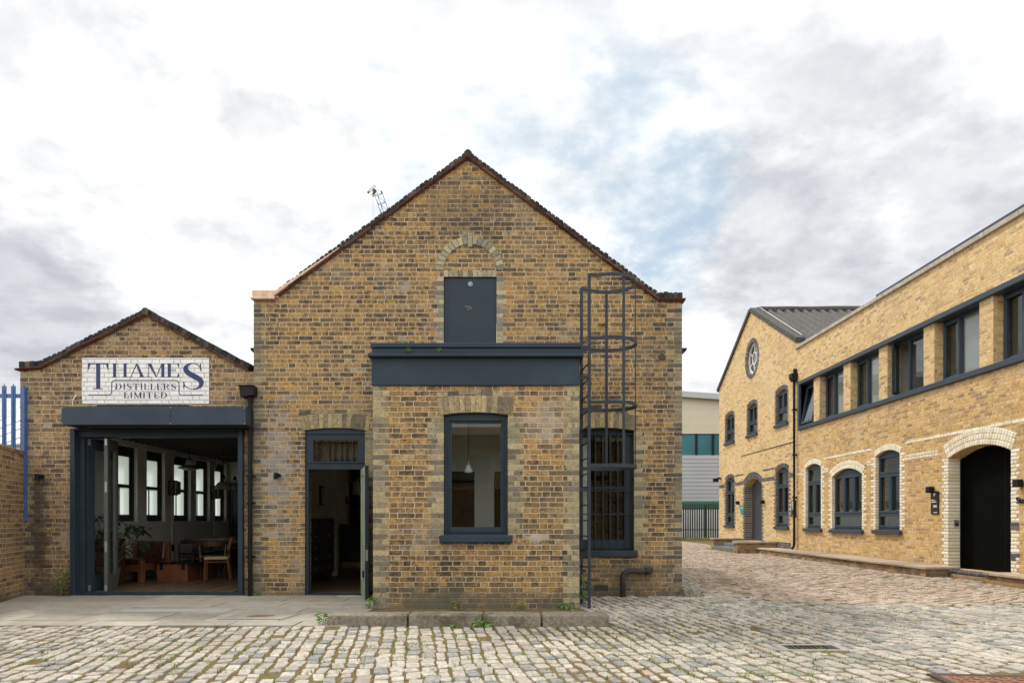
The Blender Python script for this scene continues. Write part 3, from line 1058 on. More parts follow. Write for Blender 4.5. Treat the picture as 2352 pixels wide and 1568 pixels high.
dz0, dz1 = 0.03, fz - 0.005
mb = MB()
st = 0.11
panels = [rect(st, Ld - st, 1.00, dz1 - 0.12), rect(st, Ld - st, 0.28, 0.80)]
mb.slab(fr_leaf, rect(0, Ld, dz0, dz1), panels, 0.0, 0.045)
for p in panels:
    mb.slab(fr_leaf, [(u + (0.002 if u > Ld / 2 else -0.002), z) for u, z in p], [], 0.014, 0.032)
dl = mb.build('door_leaf', 'sage_paint', main, bevel=0.004)
mb = MB()
mb.slab(fr_leaf, rect(0, Ld + 0.004, dz0 - 0.002, dz1 + 0.002), [], 0.0455, 0.052)
mb.fbox(fr_leaf, Ld + 0.0005, Ld + 0.006, dz0, dz1, 0.0, 0.052)
mb.build('leaf_back', 'navy_paint', dl)
mb = MB()
mb.fbox(fr_leaf, Ld - 0.09, Ld - 0.02, 1.36, 1.44, -0.03, -0.001)
mb.build('door_lock', 'steel', dl)
mb = MB()
mb.fbox(fr_leaf, Ld + 0.007, Ld + 0.010, 0.60, 0.76, 0.010, 0.04)
mb.build('lock_plate', 'steel', dl)
mb = MB()
mb.fbox(fr_leaf, Ld - 0.36, Ld - 0.14, 0.34, 0.43, -0.012, 0.012)
mb.build('letter_slot', 'black_metal', dl)

# barred window
mb = MB()
mb.slab(fr_main, bars_op, [rect(bars_u0 + 0.09, bars_u1 - 0.14, bars_z0 + 0.16, pm(0, 1119)[1] - 0.02), rect(bars_u0 + 0.09, bars_u1 - 0.14, pm(0, 1119)[1] + 0.02, bars_zs - 0.09)], 0.13, 0.20)
mb.fbox(fr_main, bars_u1 - 0.11, bars_u1 - 0.07, bars_z0, bars_zs - 0.05, 0.10, 0.131)
mb.fbox(fr_main, bars_u0 + 0.02, bars_u1, bars_zs - 0.055, bars_zs - 0.03, 0.10, 0.131)
bw = mb.build('barred_window', 'navy_paint', main, bevel=0.003)
mb = MB()
mb.fbox(fr_main, bars_u0 + 0.05, bars_u1 - 0.05, bars_z0 + 0.05, bars_zs - 0.02, 0.16, 0.164)
mb.build('window_pane', 'clear_glass', bw)
mb = MB()
for x in (1333.6, 1351, 1368.5, 1386, 1403, 1420.4, 1437.6):
    u = pm(x, 0)[0]
    mb.tube([fr_main(u, bars_z0 + 0.02, 0.055), fr_main(u, bars_zs - 0.04, 0.055)], 0.0095, 6)
for y in (995.7, 1126, 1180, 1257):
    z = pm(0, y)[1]
    mb.fbox(fr_main, bars_u0, bars_u1 - 0.01, z - 0.008, z + 0.008, 0.066, 0.078)
mb.build('security_bars', 'navy_paint', bw)
mb = MB()
mb.fbox(fr_main, bars_u0 - 0.03, pm(1464, 0)[0], pm(0, 1278)[1], bars_z0, -0.06, 0.16)
mb.build('sill', 'navy_paint', bw, bevel=0.01)
mb = MB()
va = pm(1366, 1349)
mb.slab(fr_main, rect(va[0], va[0] + 0.205, va[1] - 0.045, va[1] + 0.05), [rect(va[0] + 0.012 + i * 0.0165, va[0] + 0.021 + i * 0.0165, va[1] - 0.036 + j * 0.018, va[1] - 0.024 + j * 0.018) for i in range(11) for j in range(5)], -0.004, 0.006)
mb.build('air_brick', 'cast_iron', main)
mb = MB()
mb.tube([fr_main(hc[0], hc[1], -0.01), fr_main(hc[0], hc[1], 0.2)], 0.05, 14)
mb.build('wall_pipe_end', 'rust_dark', main)

mb = MB()
mb.slab(lambda u, z, w: Vector((XR - w, u, z)), rect(15.302, 18.098, 0.902, 2.748), [rect(15.38 + k * 0.9, 16.2 + k * 0.9, 0.98, 2.67) for k in range(3)], 0.10, 0.17)
sw_ = mb.build('added_daylight_window', 'navy_paint', main)  # unseen window, added to brighten the room behind the door
mb = MB()
mb.fbox(lambda u, z, w: Vector((XR - w, u, z)), 15.35, 18.05, 0.95, 2.7, 0.13, 0.134)
mb.build('pane', 'clear_glass', sw_)

# ------- projecting bay
BL, BR = pb(857.5, 0)[0], pb(1330, 0)[0]
bt = pb(0, 886)[1]
bwz0, bwzs = pb(0, 1228)[1], pb(0, 952)[1]
bu0, bu1 = pb(1018.5, 0)[0], pb(1167, 0)[0]
mb = MB()
mb.slab(fr_bay, rect(BL, BR, -0.06, bt), [opening(bu0, bu1, bwz0, bwzs, 0.034)], 0.0, 0.24)
mb.box(BL, BL + 0.24, D_BAY + 0.24, D_MAIN - 0.002, -0.06, bt)
mb.box(BR - 0.24, BR, D_BAY + 0.24, D_MAIN - 0.002, -0.06, bt)
mb.build('bay_wall', 'stock_brick', main)
quoin_part('bay_quoins', 'gault_brick', main, fr_bay, BL, 1, 0.0, bt, COURSE, -0.003, 0.02, L=(0.215, 0.157), split=0.09)
quoin_part('bay_quoins', 'gault_brick', main, fr_bay, BR, -1, 0.0, bt, COURSE, -0.003, 0.02, L=(0.215, 0.157), odd=1, split=0.09)
quoin_part('jamb_bricks', 'gault_brick', main, fr_bay, bu0, -1, bwz0, bwzs, COURSE, -0.004, 0.03, L=(0.215, 0.16), split=0.09)
quoin_part('jamb_bricks', 'gault_brick', main, fr_bay, bu1, 1, bwz0, bwzs, COURSE, -0.004, 0.03, L=(0.215, 0.16), split=0.09)
mb = MB()
voussoirs(mb, fr_bay, bu0 - 0.02, bu1 + 0.02, bwzs, 0.036, 0.225, -0.004, 0.03, size=0.075, flare=0.012)
voussoirs(mb, fr_bay, bu0 - 0.05, bu1 + 0.05, bwzs, 0.038, 0.062, -0.005, 0.03, size=0.15, off=0.234)
mb.build('bay_arch', 'arch_brick', main)
mb = MB()
fl, fr_, = pb(853.5, 0)[0], pb(1333, 0)[0]
mb.box(fl + 0.005, fr_ - 0.012, D_BAY - 0.028, D_MAIN - 0.004, bt + 0.002, pb(0, 822)[1])
mb.build('bay_fascia', 'navy_paint_worn', main, bevel=0.006)
mb = MB()
zc0, zc1, zc2, zc3 = pb(0, 823)[1], pb(0, 812)[1], pb(0, 804)[1], pb(0, 790)[1]
mb.box(fl - 0.035, fr_ + 0.035, D_BAY - 0.11, D_MAIN - 0.006, zc0 + 0.004, zc0 + 0.045)
mb.box(fl - 0.02, fr_ + 0.02, D_BAY - 0.085, D_MAIN - 0.006, zc0 + 0.045, zc1)
mb.box(fl + 0.01, fr_ - 0.01, D_BAY - 0.05, D_MAIN - 0.006, zc1, zc2 + 0.02)
mb.box(fl - 0.002, fr_ + 0.002, D_BAY - 0.075, D_MAIN - 0.006, zc2 + 0.02, zc3)
mb.build('bay_cornice', 'navy_paint_worn', main, bevel=0.012, seg=2)
mb = MB()
g0, g1 = pb(1036, 0)[0], pb(1149.5, 0)[0]
gz0, gz1 = pb(0, 1210)[1], pb(0, 970)[1]
mb.slab(fr_bay, opening(bu0 + 0.006, bu1 - 0.006, bwz0, bwzs - 0.004, 0.034), [rect(g0 - 0.03, g1 + 0.03, gz0 - 0.05, gz1 + 0.03)], 0.07, 0.13)
mb.slab(fr_bay, rect(g0 - 0.03, g1 + 0.03, gz0 - 0.05, gz1 + 0.03), [rect(g0, g1, gz0, gz1)], 0.085, 0.125)
mb.slab(fr_bay, rect(g0 - 0.045, g1 + 0.045, gz0 - 0.07, gz1 + 0.045), [rect(g0 - 0.035, g1 + 0.035, gz0 - 0.06, gz1 + 0.035)], 0.055, 0.0705)
bayw = mb.build('bay_window', 'navy_paint', main, bevel=0.004)
mb = MB()
mb.fbox(fr_bay, g0 - 0.01, g1 + 0.01, gz0 - 0.01, gz1 + 0.01, 0.105, 0.109)
mb.build('window_pane', 'clear_glass', bayw)
mb = MB()
mb.fbox(fr_bay, pb(1010.5, 0)[0], pb(1177, 0)[0], pb(0, 1245.5)[1], bwz0, -0.075, 0.14)
mb.build('sill', 'navy_paint_worn', bayw, bevel=0.012)

# rooms behind the openings
mb = MB()
mb.box(-4.22, XR - 0.3, D_MAIN + 0.33, 18.8, -0.02, 0.02)
mb.box(BL + 0.24, BR - 0.24, D_BAY + 0.24, D_MAIN + 0.335, -0.02, 0.019)
mb.build('room_floor', 'floor_plank', main)
mb = MB()
mb.box(-4.28, -4.22, D_MAIN + 0.34, 18.8, 0.0, 3.45)
mb.build('room_wall', 'interior_pale', main)
mb = MB()
mb.box(-4.22, XR - 0.3, 18.6, 18.79, 0.0, 3.45)
mb.build('room_wall', 'interior_pale', main)
mb = MB()
mb.box(1.15, 1.25, D_MAIN + 0.34, 15.0, 0.02, 3.44)
mb.build('room_wall', 'interior_pale', main)
mb = MB()
mb.box(-4.28, XR - 0.31, D_MAIN + 0.34, 18.8, 3.452, 3.5)
mb.build('room_ceiling', 'interior_pale', main)
mb = MB()
mb.box(BL + 0.24, BR - 0.24, D_BAY + 0.25, D_MAIN - 0.016, 3.30, 3.36)
mb.build('bay_ceiling', 'white_plaster', main)
mb = MB()
mb.box(-4.0, -3.3, 17.6, 18.55, 0.02, 3.44)
mb.build('chimney_breast', 'inside_brick', main)
mb = MB()
mb.box(1.26, XR - 0.31, 13.0, 13.2, 0.02, 3.44)
mb.build('brick_partition', 'inside_brick', main)
mb = MB()
mb.box(-3.0, -1.0, 18.45, 18.58, 1.3, 1.34)
mb.box(-3.0, -1.0, 18.35, 18.58, 1.75, 1.79)
mb.box(-3.0, -1.0, 18.35, 18.58, 2.2, 2.24)
mb.build('wall_shelves', 'dark_wood', main)
mb = MB()
mb.box(-1.3, 1.1, 14.6, 14.8, 0.02, 1.85)  # black panel stands in for the darkness beyond the bay openings
mb.build('dark_backing_screen', 'chest_black', main)
mb = MB()
ppx, ppy = px(757, 0, 14.3)[0], 14.3
mb.box(ppx - 0.12, ppx + 0.12, ppy, ppy + 0.2, 0.02, 3.44)
mb.build('room_post', 'interior_grey', main)
for xe, sgn in ((XL, -1), (XR, 1)):
    mb = MB()
    c = Vector((xe + sgn * 0.065, D_MAIN + 0.30, 3.92))
    ring = [(0.06 * math.cos(a), 0.06 * math.sin(a)) for a in [math.pi + math.pi * k / 10 for k in range(11)]]
    mb.slab(lambda u, z, w: Vector((c.x + u, c.y + w, c.z + z)), ring, [], -0.12, 8.0)
    mb.slab(lambda u, z, w: Vector((c.x + u, c.y + w, c.z + z)), rect(-0.068, 0.068, 0, 0.012), [], -0.12, 8.0)
    mb.build('gutter', 'black_metal', main)

# ------------------------------------------------------------------ left shed
shed = thing('brick_shed', 'low gabled brick shed with white painted sign above its open folding doorway', 'building', (-5.9, D_SHED, 0))
SL, SR = ps(47, 0)[0], XL - 0.003
sap = ps(336, 727)
s0, s1 = ps(47, 851), ps(94, 848)
s2, s3 = ps(571, 853), ps(583, 853)
ou0, ou1 = ps(167, 0)[0], ps(561, 0)[0]
oz1 = ps(0, 985)[1]
mb = MB()
mb.slab(fr_shed, [(SL, -0.06), (SR, -0.06), (SR, s3[1]), s2, sap, s1, s0], [rect(ou0, ou1, 0.0, oz1)], 0.0, 0.33)
mb.build('front_wall', 'stock_brick_brown', shed)
mb = MB()
quoins(mb, fr_shed, SL, 1, 0.0, s0[1], COURSE, -0.003, 0.02, split=0.09)
mb.build('corner_quoins', 'grey_quoin_brick', shed)
mb = MB()
creasing_run(mb, fr_shed, s1, sap, 0.030, -0.045, 0.3, seed=21)
creasing_run(mb, fr_shed, sap, s2, 0.030, -0.045, 0.3, seed=22)
creasing_run(mb, fr_shed, (s0[0] - 0.06, s0[1] - 0.002), s1, 0.030, -0.05, 0.3, seed=23)
mb.build('tile_creasing', 'tile_creasing', shed)
mb = MB()
coping_run(mb, fr_shed, lift(s1, 0.033), lift(sap, 0.033), 0.088, -0.03, 0.28, seed=24)
coping_run(mb, fr_shed, lift(sap, 0.033), lift(s2, 0.033), 0.088, -0.03, 0.28, seed=25)
coping_run(mb, fr_shed, lift(s0), lift(s1), 0.10, -0.03, 0.28, seed=26)
mb.slab(fr_shed, [(sap[0] - 0.045, sap[1] + 0.02), (sap[0] + 0.045, sap[1] + 0.02), (sap[0] + 0.055, sap[1] + 0.10), (sap[0] + 0.02, sap[1] + 0.13), (sap[0] - 0.02, sap[1] + 0.13), (sap[0] - 0.055, sap[1] + 0.10)], [], -0.045, 0.285)
mb.build('coping', 'coping_brick', shed, bevel=0.006)
mb = MB()
for xe, ze in ((SL - 0.02, 3.36), (SR - 0.02, 3.36)):
    a, b = Vector((sap[0], D_SHED + 0.30, sap[1] + 0.03)), Vector((xe, D_SHED + 0.30, ze))
    t = Vector((0, 0, 0.07))
    q = [a, b, b + t, a + t]
    back = Vector((0, 7.2, 0))
    A = [mb.bm.verts.new(p) for p in q] + [mb.bm.verts.new(p + back) for p in q]
    for f in ((0, 1, 2, 3), (7, 6, 5, 4), (0, 4, 5, 1), (1, 5, 6, 2), (2, 6, 7, 3), (3, 7, 4, 0)):
        mb.bm.faces.new([A[i] for i in f])
mb.build('roof', 'slate_roof', shed)

XI = -7.35


def fr_left(u, z, w):
    return Vector((XI - w, u, z))


wins = [(12.68, 13.40), (13.74, 14.46), (14.85, 15.62), (15.89, 16.60), (16.86, 17.56)]
WZ0, WZ1 = 1.14, 2.60
mb = MB()
mb.slab(fr_left, rect(D_SHED + 0.33, 18.0, -0.05, 3.36), [rect(a, b, WZ0, WZ1) for a, b in wins], 0.0, 0.34)
mb.build('side_wall', 'interior_grey', shed)
mb = MB()
mb.box(XI, -4.30, 17.75, 18.0, 0.0, 2.72)
mb.box(-4.36, -4.30, D_SHED + 0.34, 17.74, 0.0, 2.72)
mb.box(XI + 0.003, ou0 - 0.15, D_SHED + 0.333, D_SHED + 0.35, 0.0, 2.72)
mb.build('inner_wall', 'interior_grey', shed)
mb = MB()
mb.box(XI, -4.30, D_SHED + 0.34, 18.0, 2.722, 2.76)
for i in range(30):
    y = 11.3 + i * 0.22
    mb.box(XI + 0.01, -4.37, y, y + 0.03, 2.69, 2.7215)
mb.build('ceiling', 'ceiling_dark', shed)
mb = MB()
i = 0
x = XI + 0.003
while x < -4.50:
    y = D_SHED + 0.16
    while y < 17.74:
        L = random.uniform(0.9, 1.8)
        mb.box(x, x + 0.117, y, min(y + L, 17.745) - 0.003, 0.02, 0.05 + random.uniform(0, 0.0015))
        y += L
    x += 0.12
mb.build('floor', 'floor_plank', shed)
for a, b in wins:
    mb = MB()
    zm = WZ0 + 0.70
    mb.slab(fr_left, rect(a, b, WZ0, WZ1), [rect(a + 0.05, b - 0.11, WZ0 + 0.15, zm - 0.03), rect(a + 0.05, b - 0.11, zm + 0.03, WZ1 - 0.19)], 0.09, 0.13)
    mb.fbox(fr_left, a + 0.045, b - 0.075, zm - 0.03, zm + 0.03, 0.075, 0.091)
    mb.fbox(fr_left, (a + b) / 2 - 0.10, (a + b) / 2 - 0.08, WZ0 + 0.15, zm - 0.03, 0.095, 0.125)
    mb.fbox(fr_left, b - 0.06, b, WZ0, WZ1, 0.07, 0.091)
    wd = mb.build('sash_window', 'frame_dark_green', shed)
    mb = MB()
    mb.fbox(fr_left, a + 0.05, b - 0.05, WZ0 + 0.05, WZ1 - 0.05, 0.110, 0.114)
    mb.build('frosted_pane', 'frosted_glass', wd)
    mb = MB()
    mb.fbox(fr_left, a + 0.002, b - 0.002, WZ0 + 0.002, WZ0 + 0.02, 0.0, 0.085)
    mb.build('window_board', 'interior_pale', wd)

# rear door of the room
mb = MB()
bx0, bx1 = px(1433 * .2563 + 160.8, 0, 17.74)[0], px(560, 0, 17.74)[0]
mb.box(bx0, bx0 + 0.07, 17.70, 17.749, 0.05, 2.02)
mb.box(bx0, bx0 + 1.0, 17.70, 17.749, 1.95, 2.02)
mb.box(bx0 + 0.07, bx0 + 0.9, 17.72, 17.748, 0.05, 1.95)
mb.build('rear_door', 'bar_navy', shed)
mb = MB()
mb.box(bx0 - 0.05, bx0 + 1.2, 17.735, 17.7495, 2.05, 2.70)
mb.build('rear_panel', 'interior_pale', shed)

# steel surround, roller box, threshold
mb = MB()
mb.fbox(fr_shed, ou0, ou0 + 0.072, 0.0, oz1, -0.07, 0.20)
mb.fbox(fr_shed, ou1 - 0.075, ou1, 0.0, oz1, -0.07, 0.20)
lz = ps(0, 1003)[1]
mb.fbox(fr_shed, ou0 + 0.072, ou1 - 0.075, lz, lz + 0.12, 0.02, 0.20)
mb.fbox(fr_shed, ou0 + 0.072, ou1 - 0.075, lz + 0.10, oz1, -0.04, 0.10)
mb.fbox(fr_shed, ou0 + 0.072, ou0 + 0.15, 0.04, lz, 0.05, 0.20)
mb.fbox(fr_shed, ou0 + 0.072, ou1 - 0.075, 0.0, 0.04, -0.02, 0.20)
mb.fbox(fr_shed, ou0 + 0.15, ou1 - 0.075, 0.04, 0.052, 0.04, 0.06)
mb.fbox(fr_shed, ou0 + 0.15, ou1 - 0.075, 0.04, 0.052, 0.10, 0.12)
mb.build('door_surround', 'navy_paint', shed, bevel=0.004)
bxd = D_SHED - 0.36
q0, q1 = px(141, 975.4, bxd), px(564.6, 933, bxd)
mb = MB()
mb.box(q0[0], q1[0], bxd, D_SHED - 0.002, q0[1], q1[1])
mb.fbox(lambda u, z, w: Vector((u, bxd + w, z)), q0[0] + 0.002, q1[0] - 0.002, q0[1] + 0.001, q1[1] - 0.003, -0.004, 0.01)
rb = mb.build('roller_shutter_box', 'navy_weathered', shed, bevel=0.004)
mb = MB()
mb.box(q0[0] + 0.35, q1[0] - 0.02, bxd + 0.06, D_SHED - 0.05, q0[1] - 0.03, q0[1] - 0.001)
mb.build('shutter_slot', 'black_metal', rb)
mb = MB()
a = px(221, 926, D_SHED)
b_ = px(432, 932, D_SHED - 0.15)
mb.box(a[0], a[0] + 0.12, D_SHED - 0.10, D_SHED - 0.003, q1[1] + 0.001, q1[1] + 0.035)
mb.box(a[0] + 0.10, b_[0], D_SHED - 0.16, D_SHED - 0.003, q1[1] + 0.001, q1[1] + 0.06)
mb.build('shutter_motor_cover', 'black_metal', rb, bevel=0.01)
mb = MB()
for u in (q0[0] + 0.015, q1[0] - 0.015, (q0[0] + q1[0]) / 2 + 0.26):
    for z in (q0[1] + 0.02, q1[1] - 0.02):
        mb.box(u - 0.006, u + 0.006, bxd - 0.008, bxd, z - 0.006, z + 0.006)
uu = (q0[0] + q1[0]) / 2 + 0.26
mb.build('box_screws', 'steel', rb)
mb = MB()
mb.box(uu - 0.0025, uu + 0.0025, bxd - 0.0055, bxd - 0.003, q0[1] + 0.004, q1[1] - 0.004)
mb.build('box_seam', 'black_metal', rb)

# painted sign with its lettering
sg0, sg1 = ps(188.5, 926.8), ps(480.3, 821.7)
mb = MB()
mb.fbox(fr_shed, sg0[0], sg1[0], sg0[1], sg1[1], -0.0035, 0.01)
sign = mb.build('painted_sign', 'white_painted_brick', shed)


def R_(a, b, c, d_):
    return [(a, b), (c, b), (c, d_), (a, d_)]


def bowl(cx, cy, rx, ry, ix, iy, n=12, a0=90, a1=-90):
    an = [rad(a0 + (a1 - a0) * k / n) for k in range(n + 1)]
    return [(cx + rx * math.cos(q), cy + ry * math.sin(q)) for q in an] + [(cx + ix * math.cos(q), cy + iy * math.sin(q)) for q in reversed(an)]


def stem_(x, st=.16, hr=.03, sr=.07):
    return [R_(x - st / 2, 0, x + st / 2, 1), R_(x - st / 2 - sr, 0, x + st / 2 + sr, hr), R_(x - st / 2 - sr, 1 - hr, x + st / 2 + sr, 1)]


def s_stroke():
    pts = [(.555, .72, .015), (.53, .85, .02), (.45, .95, .03), (.33, .985, .03), (.20, .945, .07), (.12, .84, .13), (.125, .72, .16), (.22, .60, .18), (.36, .50, .19), (.50, .40, .185), (.575, .28, .15), (.56, .14, .11), (.47, .045, .06), (.34, .015, .03), (.20, .04, .03), (.10, .13, .02), (.05, .28, .015)]
    out = []
    n = len(pts)
    P = [Vector((p[0], p[1])) for p in pts]
    Wd = [p[2] for p in pts]
    fine, fw = [], []
    for i in range(n - 1):
        p0, p1, p2, p3 = P[max(i - 1, 0)], P[i], P[i + 1], P[min(i + 2, n - 1)]
        for k in range(4):
            t = k / 4
            fine.append(0.5 * ((2 * p1) + (-p0 + p2) * t + (2 * p0 - 5 * p1 + 4 * p2 - p3) * t * t + (-p0 + 3 * p1 - 3 * p2 + p3) * t ** 3))
            fw.append(Wd[i] * (1 - t) + Wd[i + 1] * t)
    fine.append(P[-1])
    fw.append(Wd[-1])
    Lf, Rt = [], []
    for i, p in enumerate(fine):
        d_ = fine[min(i + 1, len(fine) - 1)] - fine[max(i - 1, 0)]
        d_.normalize()
        nn = Vector((-d_.y, d_.x))
        Lf.append(p + nn * fw[i] / 2)
        Rt.append(p - nn * fw[i] / 2)
    out.append([tuple(p) for p in Lf] + [tuple(p) for p in reversed(Rt)])
    return out


def glyph(ch):
    h = .03
    if ch == 'T':
        return [R_(.32, 0, .48, 1), R_(.22, 0, .58, h), R_(0, .955, .80, 1), [(0, 1), (0, .74), (.025, .74), (.10, .955), (.10, 1)], [(.80, 1), (.70, 1), (.70, .955), (.775, .74), (.80, .74)]], .80
    if ch == 'H':
        return stem_(.15) + stem_(.71) + [R_(.15, .49, .71, .49 + h)], .86
    if ch == 'A':
        return [[(.09, 0), (.13, 0), (.44, .93), (.40, 1.0)], [(.38, 1), (.46, 1), (.82, 0), (.63, 0)], R_(.20, .30, .68, .30 + h), R_(0, 0, .22, h), R_(.54, 0, .90, h)], .90
    if ch == 'M':
        return [R_(.10, 0, .135, 1), [(.06, 1), (.26, 1), (.56, .0), (.50, 0)], [(.51, 0), (.545, 0), (.86, 1), (.82, 1)], R_(.80, 0, .96, 1), R_(0, 0, .24, h), R_(.73, 0, 1.03, h), R_(.02, 1 - h, .2, 1), R_(.84, 1 - h, 1.03, 1)], 1.03
    if ch == 'E':
        return stem_(.15) + [R_(.15, 1 - h, .66, 1), [(.67, 1), (.56, 1), (.56, .965), (.645, .72), (.67, .72)], R_(.2, .49, .46, .49 + h), R_(.45, .40, .475, .61), R_(.15, 0, .66, h), [(.68, 0), (.68, .30), (.655, .30), (.56, .035), (.56, 0)]], .70
    if ch == 'D':
        return stem_(.15) + [R_(.15, 1 - h, .38, 1), R_(.15, 0, .38, h), bowl(.36, .5, .48, .5, .30, .47)], .86
    if ch == 'R':
        return stem_(.15) + [R_(.15, 1 - h, .40, 1), R_(.15, .49, .42, .49 + h), bowl(.38, .745, .34, .255, .17, .225), [(.36, .5), (.50, .5), (.70, .08), (.84, .03), (.84, 0), (.62, 0)]], .84
    if ch == 'L':
        return stem_(.15) + [R_(.15, 0, .62, h), [(.64, 0), (.64, .32), (.61, .32), (.52, .035), (.52, 0)]], .66
    if ch == 'I':
        return stem_(.15), .30
    if ch == 'S':
        return s_stroke() + [[(.57, .99), (.545, .99), (.525, .85), (.55, .70), (.57, .70)], [(.04, .01), (.06, .01), (.085, .14), (.06, .30), (.04, .30)]], .64
    return [], .4


mb = MB()
_dep = [0]


def spoly(pts):
    _dep[0] += 1
    mb.slab(fr_shed, pts, [], -0.0060 - 0.0002 * (_dep[0] % 9), -0.0030)


def sp(x, y):
    """Reading on the sign close-up (1970 px wide crop) to wall metres."""
    return ps(x / 3.3307, (1180 + y / 1.9126) / 1.7415)


def put_text(txt, x0, x1, ytop, ybot, track=0.06):
    gl = [glyph(c) for c in txt]
    tot = sum(w for _, w in gl) + track * (len(gl) - 1)
    a, b = sp(x0, ybot), sp(x1, ytop)
    kx, kz = (b[0] - a[0]) / tot, (b[1] - a[1])
    u = 0
    for polys, w in gl:
        for p in polys:
            spoly([(a[0] + (u + q[0]) * kx, a[1] + q[1] * kz) for q in p])
        u += w + track


put_text('T', 674, 831, 520, 719)
put_text('HAME', 857, 1375, 523, 627, 0.05)
put_text('S', 1393, 1557, 519, 721)
put_text('DISTILLERS', 883, 1347, 676, 722, 0.17)
put_text('LIMITED', 948, 1280, 742, 787, 0.16)


def ribbon(pts, w):
    P = [Vector(sp(*p)) for p in pts]
    ww = w / (1.9126 * 1.7415 * 145.9) / 1.0
    for i in range(len(P) - 1):
        d_ = (P[i + 1] - P[i]).normalized()
        nn = Vector((-d_.y, d_.x)) * ww
        e = d_ * ww * 0.3
        spoly([tuple(P[i] - e + nn), tuple(P[i] - e - nn), tuple(P[i + 1] + e - nn), tuple(P[i + 1] + e + nn)])


def quarter(cx, cy, r, a0, a1, n=5):
    return [(cx + r * math.cos(rad(a0 + (a1 - a0) * k / n)), cy + r * math.sin(rad(a0 + (a1 - a0) * k / n))) for k in range(n + 1)]


ribbon([(679, 764)] + quarter(833, 741, 23, 90, 0) + quarter(879, 675, 23, 180, 270) + quarter(1347, 675, 23, -90, 0) + quarter(1395, 741, 25, 180, 90) + [(1553, 764)], 3.2)
mb.build('lettering', 'sign_blue', sign)

# folding doors pushed to the left
hA = Vector((ou0 + 0.155, D_SHED + 0.10, 0))
apx = Vector((-6.60, D_SHED + 0.60, 0))
nB = Vector((-6.455, D_SHED + 0.10, 0))


def leaf_frame(p, q):
    d_ = (q - p)
    L_ = d_.length
    d_.normalize()
    n_ = Vector((-d_.y, d_.x, 0))

    def fr(u, z, w):
        return p + d_ * u + n_ * w + Vector((0, 0, z))
    return fr, L_


for p, q, mt, lab in ((hA, apx, 'navy_paint', 'navy outer face of folded door leaf'), (nB, apx + Vector((0.03, -0.01, 0)), 'frame_grey', 'grey inner face of folded door leaf')):
    fl_, L_ = leaf_frame(p, q)
    z0, z1 = 0.055, lz - 0.01
    mb = MB()
    mb.slab(fl_, rect(0.0, L_, z0, z1), [rect(0.115, L_ - 0.10, z0 + 0.235, z1 - 0.155)], -0.028, 0.028)
    mb.slab(fl_, rect(0.115, L_ - 0.10, z0 + 0.235, z1 - 0.155), [rect(0.135, L_ - 0.12, z0 + 0.255, z1 - 0.175)], -0.018, 0.018)
    fd = mb.build('folding_door', mt, shed, bevel=0.003)
    fd['label'] = lab
    mb = MB()
    mb.fbox(fl_, 0.11, L_ - 0.09, z0 + 0.23, z1 - 0.15, -0.003, 0.003)
    mb.build('door_pane', 'clear_glass', fd)
    if mt == 'frame_grey':
        for za, zb in ((z1 - 0.11, z1 - 0.005), (1.63, 1.80), (0.68, 0.85), (z0 + 0.005, z0 + 0.10)):
            mb = MB()
            mb.fbox(fl_, -0.004, -0.0005, za, zb, -0.016, 0.016)
            mb.build('lock_plate', 'steel', fd)
    else:
        for za, zb in ((z1 - 0.11, z1 - 0.005), (z0 + 0.005, z0 + 0.10)):
            mb = MB()
            mb.fbox(fl_, 0.0, 0.05, za, zb, -0.034, -0.0285)
            mb.build('hinge', 'steel', fd)

# ------------------------------------------------------------------ right-hand range: near long building and far gabled building
HR = 0.072
K = 1.7415


def rd(xf):
    """Depth on the right-hand wall of a photo column (4096 wide)."""
    return F * K * X_WALL / (xf - 2048)


